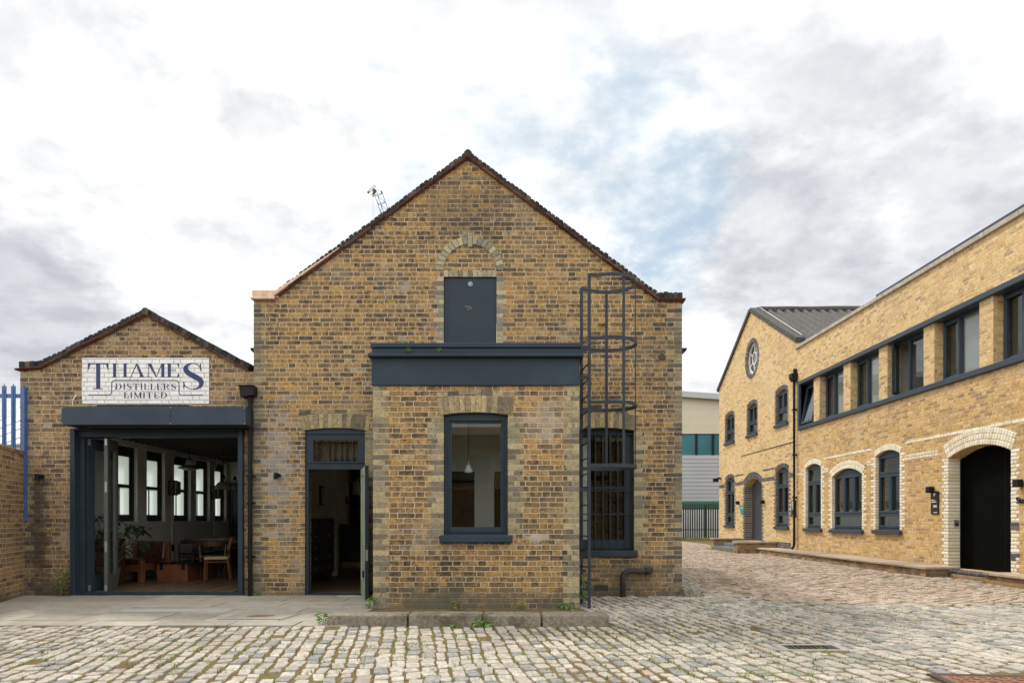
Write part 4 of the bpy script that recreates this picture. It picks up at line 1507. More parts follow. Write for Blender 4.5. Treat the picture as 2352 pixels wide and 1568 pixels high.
def wall_window(parent, u0, u1, z0, zs, rise, recess, lights, name, sill=True, head=0.0, transom=None, bottom=None, sill_h=0.10, surround=None, rings=1, jam=(0.215, 0.1025), pane='window_glass'):
    """Timber casement in an arched opening: frame, panes, sill and brick surround."""
    ua, ub = min(u0, u1), max(u0, u1)
    top = zs - 0.02 if rise > 0 else zs - 0.06
    cells = []
    fw = 0.065
    n = lights
    cw = (ub - ua - fw * (n + 1)) / n
    rows = []
    z = z0 + 0.09
    if bottom:
        rows.append((z, bottom, 1))
        z = bottom + 0.09
    if transom:
        rows.append((z, transom, n))
        rows.append((transom + 0.08, top, 1))
    else:
        rows.append((z, top - head, n))
    for (za, zb, k) in rows:
        if k == 1:
            cells.append((ua + fw, ub - fw, za, zb))
        else:
            for i in range(n):
                cells.append((ua + fw + i * (cw + fw), ua + fw + i * (cw + fw) + cw, za, zb))
    mb = MB()
    holes = [rect(*c) for c in cells]
    outer = opening(ua + 0.004, ub - 0.004, z0, zs - 0.004, rise) if rise > 0 else rect(ua + 0.004, ub - 0.004, z0, zs - 0.004)
    mb.slab(fr_right, outer, holes, recess, recess + 0.07)
    for c in cells:
        mb.slab(fr_right, rect(c[0] - 0.025, c[1] + 0.025, c[2] - 0.025, c[3] + 0.025), [rect(c[0] + 0.028, c[1] - 0.028, c[2] + 0.028, c[3] - 0.028)], recess - 0.018, recess + 0.04)
    wn = mb.build(name, 'slate_frame', parent, bevel=0.004)
    for c in cells:
        mb = MB()
        mb.fbox(fr_right, c[0] - 0.01, c[1] + 0.01, c[2] - 0.01, c[3] + 0.01, recess + 0.045, recess + 0.049)
        mb.build('pane', pane, wn)
    if sill:
        mb = MB()
        mb.fbox(fr_right, ua - 0.10, ub + 0.06, z0 - sill_h, z0, -0.08, recess + 0.03)
        mb.build('sill', 'slate_frame', wn, bevel=0.008)
    if surround:
        mb = MB()
        quoins(mb, fr_right, ua, -1, z0, zs + 0.02, HR, -0.006, 0.10, L=jam, split=0.09)
        quoins(mb, fr_right, ub, 1, z0, zs + 0.02, HR, -0.006, 0.10, L=jam, split=0.09)
        for r in range(rings):
            voussoirs(mb, fr_right, ua - 0.02, ub + 0.02, zs, rise, 0.105 if rings > 1 else 0.15, -0.012, 0.12, size=0.078, off=r * 0.112, flare=0.02 if r else 0.0)
        mb.build('brick_surround', surround, wn, bevel=0.010, seg=2)
    return wn


D_PIPE, D_FAR, D_NEAR = 22.55, 30.97, 8.0
near = thing('long_brick_building', 'long two storey yellow brick building with strip windows upstairs and white brick arches below', 'building', (X_WALL, 15.5, 0))
zp = 6.80
n1 = (rd(3222), rd(3284), 0.92, 2.80, 0.13)
n2 = (rd(3328), rd(3448), 0.91, 2.42, 0.21)
n3 = (rd(3502), rd(3599), 0.93, 2.80, 0.13)
dn = (rd(3793), rd(4044), 0.15, 2.50, 0.20)
ST0, ST1 = 4.22, 5.57
SE = 22.20
mb = MB()


def oph(w):
    return opening(min(w[0], w[1]), max(w[0], w[1]), w[2], w[3], w[4])


# one wall face, the lower storey warmer than the parapet zone
zmid = 3.96
mb.slab(fr_right, rect(D_NEAR, D_PIPE, -0.06, zmid), [oph(n1), oph(n2), oph(n3), oph(dn)], 0.0, 0.34)
mb.build('lower_wall', 'orange_brick', near)
mb = MB()
mb.slab(fr_right, rect(D_NEAR, D_PIPE, zmid, zp), [rect(9.0, SE, ST0 - 0.10, ST1 + 0.10)], 0.0, 0.34)
mb.build('upper_wall', 'yellow_brick', near)
pil = [(21.28, 20.88), (19.37, 18.97), (17.50, 17.10), (15.60, 15.20), (13.74, 13.34), (11.86, 11.46)]
for a, b in pil:
    mb = MB()
    mb.fbox(fr_right, b, a, ST0 + 0.001, ST1 - 0.001, 0.005, 0.335)
    mb.build('brick_pier', 'yellow_brick', near)
mb = MB()
outer = rect(8.99, SE + 0.13, ST0 - 0.12, ST1 + 0.12)
mb.slab(fr_right, outer, [rect(9.0, SE, ST0, ST1)], -0.07, 0.345)
mb.build('window_band_frame', 'slate_frame', near, bevel=0.01)
gaps = [(SE, pil[0][0])] + [(pil[i][1], pil[i + 1][0]) for i in range(len(pil) - 1)] + [(pil[-1][1], 9.01)]
for i, (a, b) in enumerate(gaps):
    a, b = a - 0.005, b + 0.005
    rc = 0.20
    fw = 0.05
    mdl = b + (a - b) * 0.60
    mb = MB()
    cells = [rect(b + fw, mdl - fw / 2, ST0 + 0.06, ST1 - 0.06), rect(mdl + fw / 2, a - fw, ST0 + 0.06, ST1 - 0.06)]
    if i == 0:
        cells = [rect(b + fw, a - fw, ST0 + 0.06, ST1 - 0.06)]
    mb.slab(fr_right, rect(b, a, ST0 + 0.002, ST1 - 0.002), cells, rc, rc + 0.07)
    openc = {0: 0, 3: 1}.get(i)
    for ci, c in enumerate(cells):
        if ci != openc and ci == 1:
            (ua, za), (ub_, zb) = c[0], c[2]
            mb.slab(fr_right, rect(ua - 0.02, ub_ + 0.02, za - 0.02, zb + 0.02), [rect(ua + 0.05, ub_ - 0.05, za + 0.05, zb - 0.05)], rc - 0.02, rc + 0.03)
    wn = mb.build('strip_window', 'slate_frame', near, bevel=0.004)
    for ci, c in enumerate(cells):
        (ua, za), (ub_, zb) = c[0], c[2]
        if ci == openc:
            mb = MB()
            if i == 0:
                # bottom-hung sash tilted into the opening
                q = rad(9)

                def ftilt(u, z, w, za=za, q=q):
                    zz, ww = z - za, w
                    return fr_right(u, za + zz * math.cos(q) + ww * math.sin(q), rc - 0.03 + ww * math.cos(q) - 0.20 + zz * math.sin(q))
                fo = ftilt
                zt = zb - 0.03
                mb.slab(fo, rect(ua, ub_, za, zt), [rect(ua + 0.06, ub_ - 0.06, za + 0.07, zt - 0.06)], 0.0, 0.06)
                gl_ = (ua + 0.055, ub_ - 0.055, za + 0.06, zt - 0.055)
            else:
                q = rad(62)
                uh = ub_

                def fswing(u, z, w, uh=uh, q=q):
                    dd_ = uh - u
                    return fr_right(uh - dd_ * math.cos(q) - w * math.sin(q) * 0, z, rc - dd_ * math.sin(q) * 0.55 + w)
                fo = fswing
                mb.slab(fo, rect(ua, ub_, za, zb), [rect(ua + 0.07, ub_ - 0.07, za + 0.07, zb - 0.07)], 0.0, 0.06)
                gl_ = (ua + 0.065, ub_ - 0.065, za + 0.065, zb - 0.065)
            sash = mb.build('open_sash', 'slate_frame', wn)
            mb = MB()
            mb.fbox(fo, *gl_, 0.025, 0.029)
            mb.build('pane', 'window_glass', wn)
        else:
            mb = MB()
            mb.fbox(fr_right, ua - 0.01, ub_ + 0.01, za - 0.01, zb + 0.01, rc + 0.045, rc + 0.049)
            mb.build('pane', 'window_glass', wn)
    if i not in (0, 3):
        mb = MB()
        c = cells[0]
        mb.fbox(fr_right, c[0][0] - 0.02, c[2][0] - (0.02 if i != 4 else 0.0), c[0][1], c[2][1], rc + 0.056, rc + 0.062)
        mb.build('blind', 'blind', wn)

for w, nm, li, tr, bo, rg in ((n1, 'casement_window', 2, 2.30, 1.30, 1), (n2, 'casement_window', 3, None, 1.30, 2), (n3, 'casement_window', 2, 2.30, 1.30, 1)):
    wall_window(near, *w, 0.085, li, nm, transom=tr, bottom=bo, surround='white_brick', rings=rg)
# doorway
da, db = min(dn[:2]), max(dn[:2])
mb = MB()
mb.slab(fr_right, opening(da + 0.004, db - 0.004, 0.15, dn[3] - 0.004, dn[4]), [], 0.30, 0.345)
mb.fbox(fr_right, db - 0.07, db - 0.005, 0.15, dn[3] - 0.01, 0.25, 0.301)
bd = mb.build('black_door', 'black_door', near)
mb = MB()
mb.fbox(fr_right, da + 0.16, da + 0.19, 1.16, 1.30, 0.27, 0.2995)
mb.build('handle', 'steel', bd)
mb = MB()
mb.fbox(fr_right, da + 0.555, da + 0.56, 0.16, 2.6, 0.2985, 0.2998)
mb.build('door_seam', 'black_metal', bd)
mb = MB()
quoins(mb, fr_right, da, -1, 0.15, dn[3], HR, -0.006, 0.30, L=(0.215, 0.1475), split=0.09)
quoins(mb, fr_right, db, 1, 0.0, dn[3], HR, -0.006, 0.30, L=(0.215, 0.1475), split=0.09)
for r in range(3):
    voussoirs(mb, fr_right, da - 0.03, db + 0.03, dn[3], dn[4], 0.105, -0.012, 0.14, size=0.078, off=r * 0.112)
mb.build('door_surround', 'white_brick', near, bevel=0.012, seg=2)
mb = MB()
for k, (z, l) in enumerate(((1.08, 0.20), (1.01, 0.215), (0.50, 0.215), (0.43, 0.12))):
    mb.fbox(fr_right, da - l, da - 0.004, z, z + 0.062, -0.013, 0.05)
mb.build('repair_bricks', 'blue_brick', near)
mb = MB()
segs = [(D_NEAR, da - 0.42), (max(n3[:2]) * 0 + min(n3[:2]) - 0.02, db + 0.40)]
mb = MB()
string_course(mb, fr_right, D_NEAR, min(n3[:2]) - 0.20, 2.99, HR, -0.005, 0.04)
mb.build('string_course', 'white_brick', near, bevel=0.008)
mb = MB()
string_course(mb, fr_right, max(n3[:2]) + 0.20, min(n1[:2]) - 0.20, 2.99, HR, -0.005, 0.04)
mb.build('string_course', 'white_brick', near, bevel=0.008)
mb = MB()
string_course(mb, fr_right, max(n1[:2]) + 0.25, D_PIPE - 0.05, 2.63, HR, -0.005, 0.04)
mb.build('string_course', 'white_brick', near, bevel=0.008)
for a, b in ((D_NEAR, da - 0.33), (db + 0.36, min(n3[:2]) - 0.22), (max(n3[:2]) + 0.22, min(n2[:2]) - 0.25), (max(n2[:2]) + 0.25, min(n1[:2]) - 0.22)):
    mb = MB()
    for k in range(2):
        string_course(mb, fr_right, a, b, 2.60 + k * HR, HR, -0.005, 0.04, L=0.11)
    mb.build('string_course', 'white_brick', near, bevel=0.008)
mb = MB()
y = D_NEAR
while y < D_PIPE - 0.2:
    e = min(D_PIPE + 0.02, y + 0.92)
    mb.fbox(fr_right, y + 0.006, e - 0.006, zp, zp + 0.10, -0.06, 0.36)
    y = e
mb.build('coping', 'coping_stone', near, bevel=0.008)
mb = MB()
mb.fbox(fr_right, D_NEAR, rd(3496), zp + 0.101, zp + 0.22, 0.05, 0.3)
mb.build('roof_upstand', 'slate_frame', near)
mb = MB()
mb.box(X_WALL + 0.34, X_WALL + 9.0, D_NEAR, D_PIPE, 6.25, 6.40)
mb.build('roof', 'slate_roof', near)
mb = MB()
mb.box(X_WALL + 4.0, X_WALL + 4.1, D_NEAR, D_PIPE, 0.0, 6.24)
mb.box(X_WALL + 0.35, X_WALL + 4.0, D_NEAR, D_NEAR + 0.1, 0.0, 6.24)
mb.box(X_WALL + 0.35, X_WALL + 4.0, D_PIPE - 0.14, D_PIPE - 0.02, 0.0, 6.24)
for yy in (15.75, 18.0, 20.5):
    mb.box(X_WALL + 0.35, X_WALL + 4.0, yy, yy + 0.08, 0.0, 3.4)
for yy in (14.0, 17.3, 19.15, 21.1):
    mb.box(X_WALL + 0.45, X_WALL + 4.0, yy, yy + 0.08, 3.66, 6.24)
mb.build('inner_wall', 'interior_grey', near)
mb = MB()
mb.box(X_WALL + 0.35, X_WALL + 4.0, D_NEAR + 0.1, D_PIPE - 0.14, 3.42, 3.65)
mb.box(X_WALL + 0.35, X_WALL + 4.0, D_NEAR + 0.1, D_PIPE - 0.14, 0.10, 0.14)
mb.build('inner_floor', 'floor_plank', near)

# far gabled building
far = thing('yellow_gabled_building', 'yellow brick gabled building with round window and grey corrugated roof beyond the drainpipe', 'building', (X_WALL, 26.8, 0))
fz0, fz1 = 7.05, 9.35
fa = (26.85, fz1)
gw = [(rd(2936), rd(2902)), (rd(3027.3), rd(2990)), (rd(3149), rd(3104))]
gg = [(rd(2936.6), rd(2903)), (rd(3153), rd(3104))]
gd = (rd(3046.4), rd(2977.7))
rc_ = (26.75, 7.50)
rnd_hole = [(rc_[0] + 0.62 * math.cos(a), rc_[1] + 0.62 * math.sin(a)) for a in [2 * math.pi * k / 28 for k in range(28)]]
UZ0, UZS, UR = 4.53, 5.60, 0.12
GZ0, GZS, GR = 0.95, 2.88, 0.13
mb = MB()
mb.slab(fr_right, [(D_PIPE + 0.002, -0.06), (D_FAR, -0.06), (D_FAR, fz0), fa, (D_PIPE + 0.002, fz0)],
        [opening(a, b, UZ0, UZS, UR) for a, b in gw] + [opening(a, b, GZ0, GZS, GR) for a, b in gg] + [opening(gd[0], gd[1], 0.36, 2.54, 0.28), rnd_hole], 0.0, 0.34)
mb.build('front_wall', 'yellow_brick', far)
mb = MB()
mb.box(X_WALL + 0.34, X_WALL + 9, D_FAR - 0.3, D_FAR, -0.06, fz0)
mb.box(X_WALL + 3.5, X_WALL + 3.6, D_PIPE, D_FAR - 0.3, -0.06, 7.6)
mb.build('side_wall', 'yellow_brick', far)
mb = MB()
mb.box(X_WALL + 0.35, X_WALL + 3.5, D_PIPE + 0.01, D_FAR - 0.31, 3.5, 3.7)
mb.box(X_WALL + 0.35, X_WALL + 3.5, D_PIPE + 0.01, D_FAR - 0.31, 6.75, 6.8)
mb.build('inner_floor', 'interior_dark', far)
mb = MB()
for yy in (25.0, 28.2):
    mb.box(X_WALL + 0.35, X_WALL + 3.5, yy, yy + 0.1, 0.1, 6.74)
mb.build('inner_wall', 'interior_grey', far)
for a, b in gw:
    wall_window(far, a, b, UZ0, UZS, UR, 0.08, 2, 'casement_window', bottom=UZ0 + 0.42, surround='blue_brick', rings=1, jam=(0.1125, 0.1125))
for a, b in gg:
    wall_window(far, a, b, GZ0, GZS, GR, 0.08, 2, 'casement_window', transom=2.32, bottom=1.35, surround='blue_brick', rings=1, jam=(0.215, 0.1025))
# round window
mb = MB()
ring = lambda r: [(rc_[0] + r * math.cos(a), rc_[1] + r * math.sin(a)) for a in [2 * math.pi * k / 28 for k in range(28)]]
mb.slab(fr_right, ring(0.615), [ring(0.55)], 0.09, 0.15)
mb.slab(fr_right, ring(0.25), [ring(0.215)], 0.09, 0.14)
for k in range(6):
    a = rad(30 + 60 * k)
    mb.bar(fr_right(rc_[0] + 0.235 * math.cos(a), rc_[1] + 0.235 * math.sin(a), 0.115), fr_right(rc_[0] + 0.57 * math.cos(a), rc_[1] + 0.57 * math.sin(a), 0.115), 0.03)
rw = mb.build('round_window', 'white_plastic', far)
mb = MB()
mb.slab(fr_right, ring(0.58), [], 0.12, 0.124)
mb.build('pane', 'window_glass', rw)
mb = MB()
nn = 46
for k in range(nn):
    q0, q1 = 2 * math.pi * (k + 0.06) / nn, 2 * math.pi * (k + 0.94) / nn
    pts = [(rc_[0] + r * math.cos(q), rc_[1] + r * math.sin(q)) for r, q in ((0.615, q0), (0.615, q1), (0.79, q1), (0.79, q0))]
    mb.slab(fr_right, pts, [], -0.008, 0.20)
mb.build('brick_surround', 'blue_brick', rw, bevel=0.008)
# roller shutter doorway
mb = MB()
mb.slab(fr_right, opening(gd[0] + 0.004, gd[1] - 0.004, 0.36, 2.536, 0.28), [], 0.32, 0.345)
for k in range(28):
    z = 0.37 + k * 0.08
    mb.fbox(fr_right, gd[0] + 0.01, gd[1] - 0.01, z, z + 0.055, 0.30, 0.321)
rs = mb.build('roller_shutter_door', 'shutter_grey', far)
mb = MB()
quoins(mb, fr_right, gd[0], -1, 0.0, 2.54, HR, -0.006, 0.30, L=(0.1125, 0.215))
quoins(mb, fr_right, gd[1], 1, 0.0, 2.54, HR, -0.006, 0.30, L=(0.1125, 0.215))
for r in range(2):
    voussoirs(mb, fr_right, gd[0] - 0.02, gd[1] + 0.02, 2.54, 0.29, 0.11, -0.012, 0.2, size=0.078, off=r * 0.117)
mb.build('door_surround', 'blue_brick', far, bevel=0.008)
for a, b in ((gg[0][1] + 0.14, D_FAR - 0.01), (gd[1] + 0.12, gg[0][0] - 0.14), (gg[1][1] + 0.14, gd[0] - 0.12), (D_PIPE + 0.25, gg[1][0] - 0.14)):
    mb = MB()
    if a < 29.5 and a > 23:
        string_course(mb, fr_right, a, b, 2.99, HR, -0.004, 0.03)
    for k in range(2):
        string_course(mb, fr_right, a, b, 2.60 + k * HR, HR, -0.004, 0.03, L=0.11)
    mb.build('string_course', 'blue_brick', far)
mb = MB()
for k in range(3):
    string_course(mb, fr_right, 23.0, 25.0, 0.20 + k * HR, HR, -0.004, 0.03, L=0.12)
mb.build('plinth_course', 'blue_brick', far)
mb = MB()
string_course(mb, fr_right, D_PIPE + 0.1, 28.0, 3.77, 0.03, -0.018, 0.03, L=0.4)  # thin dark strip put in for a shadow line across the gable
mb.build('shadow_line_course', 'coping_brick', far)
# verge and corrugated roof
mb = MB()
for (p, q, s) in (((D_PIPE - 0.05, fz0 - 0.02), fa, 1), (fa, (D_FAR + 0.12, fz0 - 0.07), -1)):
    d_ = (Vector(q) - Vector(p)).normalized()
    n_ = Vector((-d_.y, d_.x))
    if n_.y < 0:
        n_ = -n_
    P, Q = Vector(p), Vector(q)
    mb.slab(fr_right, [tuple(P), tuple(Q), tuple(Q + n_ * 0.16), tuple(P + n_ * 0.16)], [], -0.07, 0.25 if s > 0 else 0.12)
mb.build('verge', 'ridge_lichen', far, bevel=0.01)
mb = MB()
P, Q = Vector((D_PIPE + 0.1, fz0 + 0.16)), Vector((fa[0] - 0.1, fa[1] + 0.10))
d_ = (Q - P).normalized()
n_ = Vector((-d_.y, d_.x))
mb.slab(fr_right, [tuple(P + n_ * 0.10), tuple(Q + n_ * 0.10), tuple(Q + n_ * 0.113), tuple(P + n_ * 0.113)], [], 0.19, 0.205)
mb.build('verge_flashing', 'white_plastic', far)


def corrugated(y0, z0, y1, z1, x0, x1, pitch, amp, thick=0.02):
    mb = MB()
    n = int((x1 - x0) / pitch * 8)
    d_ = Vector((0, y1 - y0, z1 - z0)).normalized()
    nn = Vector((0, -d_.z, d_.y))
    if nn.z < 0:
        nn = -nn
    rows = []
    R = 7
    for j in range(R + 1):
        t = j / R
        rows.append([mb.bm.verts.new(Vector((x0 + (x1 - x0) * i / n, y0 + (y1 - y0) * t, z0 + (z1 - z0) * t)) + nn * (amp * math.sin(2 * math.pi * (x1 - x0) * i / n / pitch) + random.uniform(-.006, .006) + (0.012 if j % 2 else 0))) for i in range(n + 1)])
    for A, B in zip(rows, rows[1:]):
        for i in range(n):
            mb.bm.faces.new([A[i], A[i + 1], B[i + 1], B[i]])
    return mb


m1 = corrugated(D_PIPE + 0.12, fz0 + 0.06, fa[0], fa[1] + 0.06, X_WALL + 0.26, X_WALL + 11, 0.34, 0.065)
m1.build('corrugated_roof', 'asbestos', far, smooth=True)
m1 = corrugated(D_FAR, fz0 + 0.06, fa[0], fa[1] + 0.06, X_WALL + 0.14, X_WALL + 11, 0.34, 0.065)
m1.build('corrugated_roof', 'asbestos', far, smooth=True)
mb = MB()
mb.tube([(X_WALL + 0.27 + i * 0.6, fa[0], fa[1] + 0.09 + random.uniform(-.012, .012)) for i in range(18)], 0.13, 10)
mb.build('ridge', 'ridge_lichen', far)

# drainpipe between the two
dp = thing('drainpipe', 'black drainpipe with hopper head at the joint of the two yellow brick buildings', 'drainpipe', (X_WALL - 0.08, D_PIPE, 0.2))
mb = MB()
mb.tube([(X_WALL - 0.08, D_PIPE, 5.75), (X_WALL - 0.08, D_PIPE, 0.40), (X_WALL - 0.10, D_PIPE, 0.30), (X_WALL - 0.16, D_PIPE, 0.22)], 0.042, 10)
mb.build('pipe', 'black_metal', dp)
mb = MB()
mb.slab(lambda u, z, w: Vector((X_WALL - 0.09 + u, D_PIPE + w, z)), [(-0.05, 5.75), (0.07, 5.75), (0.085, 5.85), (0.085, 6.0), (-0.12, 6.0), (-0.12, 5.87)], [], -0.12, 0.12)
mb.box(X_WALL - 0.10, X_WALL - 0.003, D_PIPE - 0.05, D_PIPE + 0.04, 6.0, 6.16)
mb.build('hopper', 'black_metal', dp)
for z in (1.9, 3.3, 4.8):
    mb = MB()
    mb.box(X_WALL - 0.13, X_WALL - 0.002, D_PIPE - 0.05, D_PIPE + 0.05, z, z + 0.05)
    mb.build('bracket', 'black_metal', dp)

# lights, signs and small fittings on the right-hand range


def box_light(label, d_, z, group='box lights on the yellow walls', X=X_WALL, axis='x'):
    t = thing('wall_light', label, 'wall light', (X, d_, z), group=group)
    mb = MB()
    mb.box(X - 0.13, X - 0.03, d_ - 0.075, d_ + 0.075, z - 0.07, z + 0.07)
    mb.build('housing', 'black_metal', t, bevel=0.004)
    mb = MB()
    mb.box(X - 0.03, X - 0.001, d_ - 0.04, d_ + 0.04, z - 0.05, z + 0.05)
    mb.build('wall_plate', 'rust_dark', t)


def rz(xf, yf):
    return CAMZ + (2076 - yf) * X_WALL / (xf - 2048)


box_light('square black light above the black notice near the black doorway', rd(3733), rz(3733, 1958))
box_light('square black light above the cut letters past the black doorway', rd(4088), rz(4088, 1932))
box_light('small black light above the green sign of the shuttered doorway', rd(2957), rz(2957, 2010))
box_light('small black light just right of the shuttered doorway', rd(3057), rz(3057, 2006))
t = thing('corner_floodlight', 'black floodlight on the far corner of the yellow gable wall', 'floodlight', (X_WALL, 30.7, rz(2885, 1914)))
mb = MB()
zc = rz(2885, 1914)
mb.box(X_WALL - 0.16, X_WALL - 0.001, 30.66, 30.74, zc - 0.02, zc + 0.06)
mb.box(X_WALL - 0.34, X_WALL - 0.14, 30.58, 30.82, zc - 0.13, zc + 0.02)
mb.build('lamp_body', 'black_metal', t, bevel=0.01)


def notice(name, label, d_, z, w, h, mat, lines, X=X_WALL):
    t = thing(name, label, 'sign', (X, d_, z))
    mb = MB()
    mb.fbox(fr_right, d_ - w / 2, d_ + w / 2, z - h / 2, z + h / 2, -0.025, -0.001)
    mb.build('board', mat, t)
    mb = MB()
    for (a, b, c, e) in lines:
        mb.fbox(fr_right, d_ + w * (0.5 - b), d_ + w * (0.5 - a), z - h / 2 + h * c, z - h / 2 + h * e, -0.028, -0.0255)
    mb.build('writing', 'chalk', t)
    return t


notice('notice', 'tall black notice board with white lines under the square light', rd(3742), rz(3742, 2010), 0.26, 0.50, 'sign_black',
       [(.38, .55, .80, .94), (.52, .66, .86, .91), (.10, .62, .60, .64), (.10, .75, .52, .56), (.35, .85, .38, .40), (.35, .85, .34, .36), (.35, .85, .30, .32), (.38, .9, .06, .09)])
notice('notice', 'black door number board left of the drainpipe', rd(3176), rz(3176, 2033), 0.36, 0.56, 'sign_black',
       [(.15, .8, .86, .92), (.15, .8, .76, .82), (.15, .75, .66, .71), (.15, .85, .56, .61), (.2, .7, .45, .49), (.3, .8, .06, .10)])
t = notice('door_sign', 'green and blue sign left of the shuttered doorway', rd(2971), rz(2971, 2037), 0.40, 0.36, 'sign_green', [(.15, .8, .70, .76), (.15, .6, .58, .63)])
mb = MB()
dd_, zz_ = rd(2971), rz(2971, 2037)
mb.fbox(fr_right, dd_ - 0.2, dd_ + 0.2, zz_ - 0.179, zz_ - 0.01, -0.027, -0.0252)
mb.build('blue_panel', 'sign_cyan', t)
t = thing('door_entry_box', 'small grey entry box on the white brick jamb of the black doorway', 'entry panel', (X_WALL + 0.16, db - 0.03, 1.1))
mb = MB()
mb.box(X_WALL + 0.11, X_WALL + 0.21, db - 0.035, db - 0.002, 1.05, 1.19)
mb.build('case', 'steel', t)
mb = MB()
mb.box(X_WALL + 0.13, X_WALL + 0.19, db - 0.038, db - 0.0352, 1.07, 1.12)
mb.build('keypad', 'black_metal', t)


def cut_text(body, name, parent, mat, size, M4, thick):
    cu = bpy.data.curves.new(name, 'FONT')
    cu.body = body
    cu.size = size
    cu.extrude = thick
    tmp = bpy.data.objects.new(name, cu)
    COL.objects.link(tmp)
    dg = bpy.context.evaluated_depsgraph_get()
    me = bpy.data.meshes.new_from_object(tmp.evaluated_get(dg))
    bpy.data.objects.remove(tmp)
    me.transform(M4)
    me.materials.clear()
    me.materials.append(M[mat])
    o = bpy.data.objects.new(name, me)
    COL.objects.link(o)
    if parent:
        me.transform(Matrix.Translation(-origin_of(parent)))
        o.parent = parent
    return o


t = thing('wall_lettering', 'black cut letters spelling Studio on the wall beside the black doorway', 'lettering', (X_WALL, rd(4068), rz(4068, 2010)))
Rm = Matrix(((0, 0, 1, X_WALL - 0.012), (-1, 0, 0, rd(4067)), (0, 1, 0, rz(4067, 2012)), (0, 0, 0, 1)))
cut_text('Studio', 'letters', t, 'sign_black', 0.17, Rm, 0.01)

# ---- low walls along the range


def low_wall(name, label, x0, x1, y0, y1, h, cap=0.05, over=0.05, group='brick benches along the yellow buildings', mat='low_wall_brick', n=None):
    t = thing(name, label, 'low wall', ((x0 + x1) / 2, (y0 + y1) / 2, 0), group=group)
    mb = MB()
    mb.box(x0, x1, y0, y1, -0.06, h - cap)
    mb.build('brick_base', mat, t)
    mb = MB()
    if (y1 - y0) > (x1 - x0):
        y = y0 - over
        while y < y1 - 0.05:
            e = min(y1 + 0.0, y + random.uniform(0.72, 0.95))
            mb.box(x0 - over, x1, y + 0.003, e - 0.003, h - cap + 0.001, h + random.uniform(-0.003, 0.003))
            y = e
    else:
        x = x0 - over
        while x < x1 - 0.05:
            e = min(x1, x + 0.8)
            mb.box(x + 0.003, e - 0.003, y0 - over, y1 + over, h - cap + 0.001, h + random.uniform(-0.003, 0.003))
            x = e
    mb.build('stone_cap', 'slab_stone', t, bevel=0.006)
    return t


low_wall('brick_bench', 'long stone topped brick bench running from the drainpipe to the black doorway', 8.70, X_WALL - 0.004, 14.35, 24.15, 0.20)
low_wall('brick_bench', 'stone topped brick bench right of the black doorway step', 8.98, X_WALL - 0.004, D_NEAR, 12.95, 0.20)
low_wall('step_wall', 'brick step wall nearest the long bench, with flat stone top', 8.0, X_WALL - 0.004, 24.25, 24.62, 0.40, group='walls flanking the grey steps')
low_wall('step_wall', 'brick step wall on the far side of the grey steps', 8.25, X_WALL - 0.004, 27.9, 28.25, 0.43, group='walls flanking the grey steps')
t = thing('stone_steps', 'grey slate steps up to the shuttered doorway', 'steps', (8.9, 26.2, 0))
mb = MB()
mb.box(8.25, X_WALL - 0.01, 24.63, 27.89, -0.05, 0.13)
mb.build('lower_step', 'step_slate', t, bevel=0.008)
mb = MB()
mb.box(8.60, X_WALL - 0.01, 24.63, 27.89, 0.131, 0.25)
mb.build('upper_step', 'step_slate', t, bevel=0.008)
mb = MB()
mb.box(8.95, X_WALL - 0.01, 24.63, 27.89, 0.251, 0.36)
mb.build('landing', 'step_slate', t, bevel=0.008)
t = thing('door_step', 'step of rounded blue bricks before the black doorway', 'step', (9.3, 13.7, 0))
mb = MB()
y = 12.96
while y < 14.28:
    mb.box(9.15, 9.36, y + 0.005, y + 0.072, 0.075, 0.15)
    y += 0.077
mb.build('bullnose_bricks', 'blue_brick', t, bevel=0.028, seg=3)
mb = MB()
mb.box(9.165, X_WALL - 0.002, 12.955, 14.29, -0.05, 0.074)
mb.box(9.361, X_WALL + 0.30, da + 0.01, db - 0.01, 0.076, 0.146)
mb.build('step_base', 'low_wall_brick', t)

# ------------------------------------------------------------------ cobbled yard
KY0, KY1 = 7.68, 7.98          # kerb line
PX1 = -2.02                    # right end of the pavement


def yard_free(x, y):
    if y > D_MAIN - 0.03 and x < XR + 0.03:
        return y > 19.2 and x > XR - 3
    if y > D_BAY - 0.04 and BL - 0.02 < x < BR + 0.02:
        return False
    if x < -1.88 and y > KY0 - 0.02 - 0.05 * math.sin(x * 1.3):
        return False
    if KY0 - 0.05 < y < KY1 + 0.03 and -2.1 < x < 1.14 or KY0 < y < D_BAY and -2.1 < x < 0.93:
        return False
    if x > X_WALL - 0.02:
        return False
    if 8.66 < x and 14.3 < y < 24.2 or x > 8.94 and y < 13.0 or x > 9.12 and 12.9 < y < 14.32:
        return False
    if x > 7.95 and 24.2 < y < 28.3:
        return False
    if abs(x - 2.80) < 0.30 and abs(y - 6.40) < 0.15:
        return False
    if 3.15 < x < 4.05 and 4.55 < y < 5.28:
        return False
    xl = -6.2 - (y - 6) * 0.36
    if x < -7.6 + (10.7 - y) * 0.35 and y > 4:
        return False
    return True


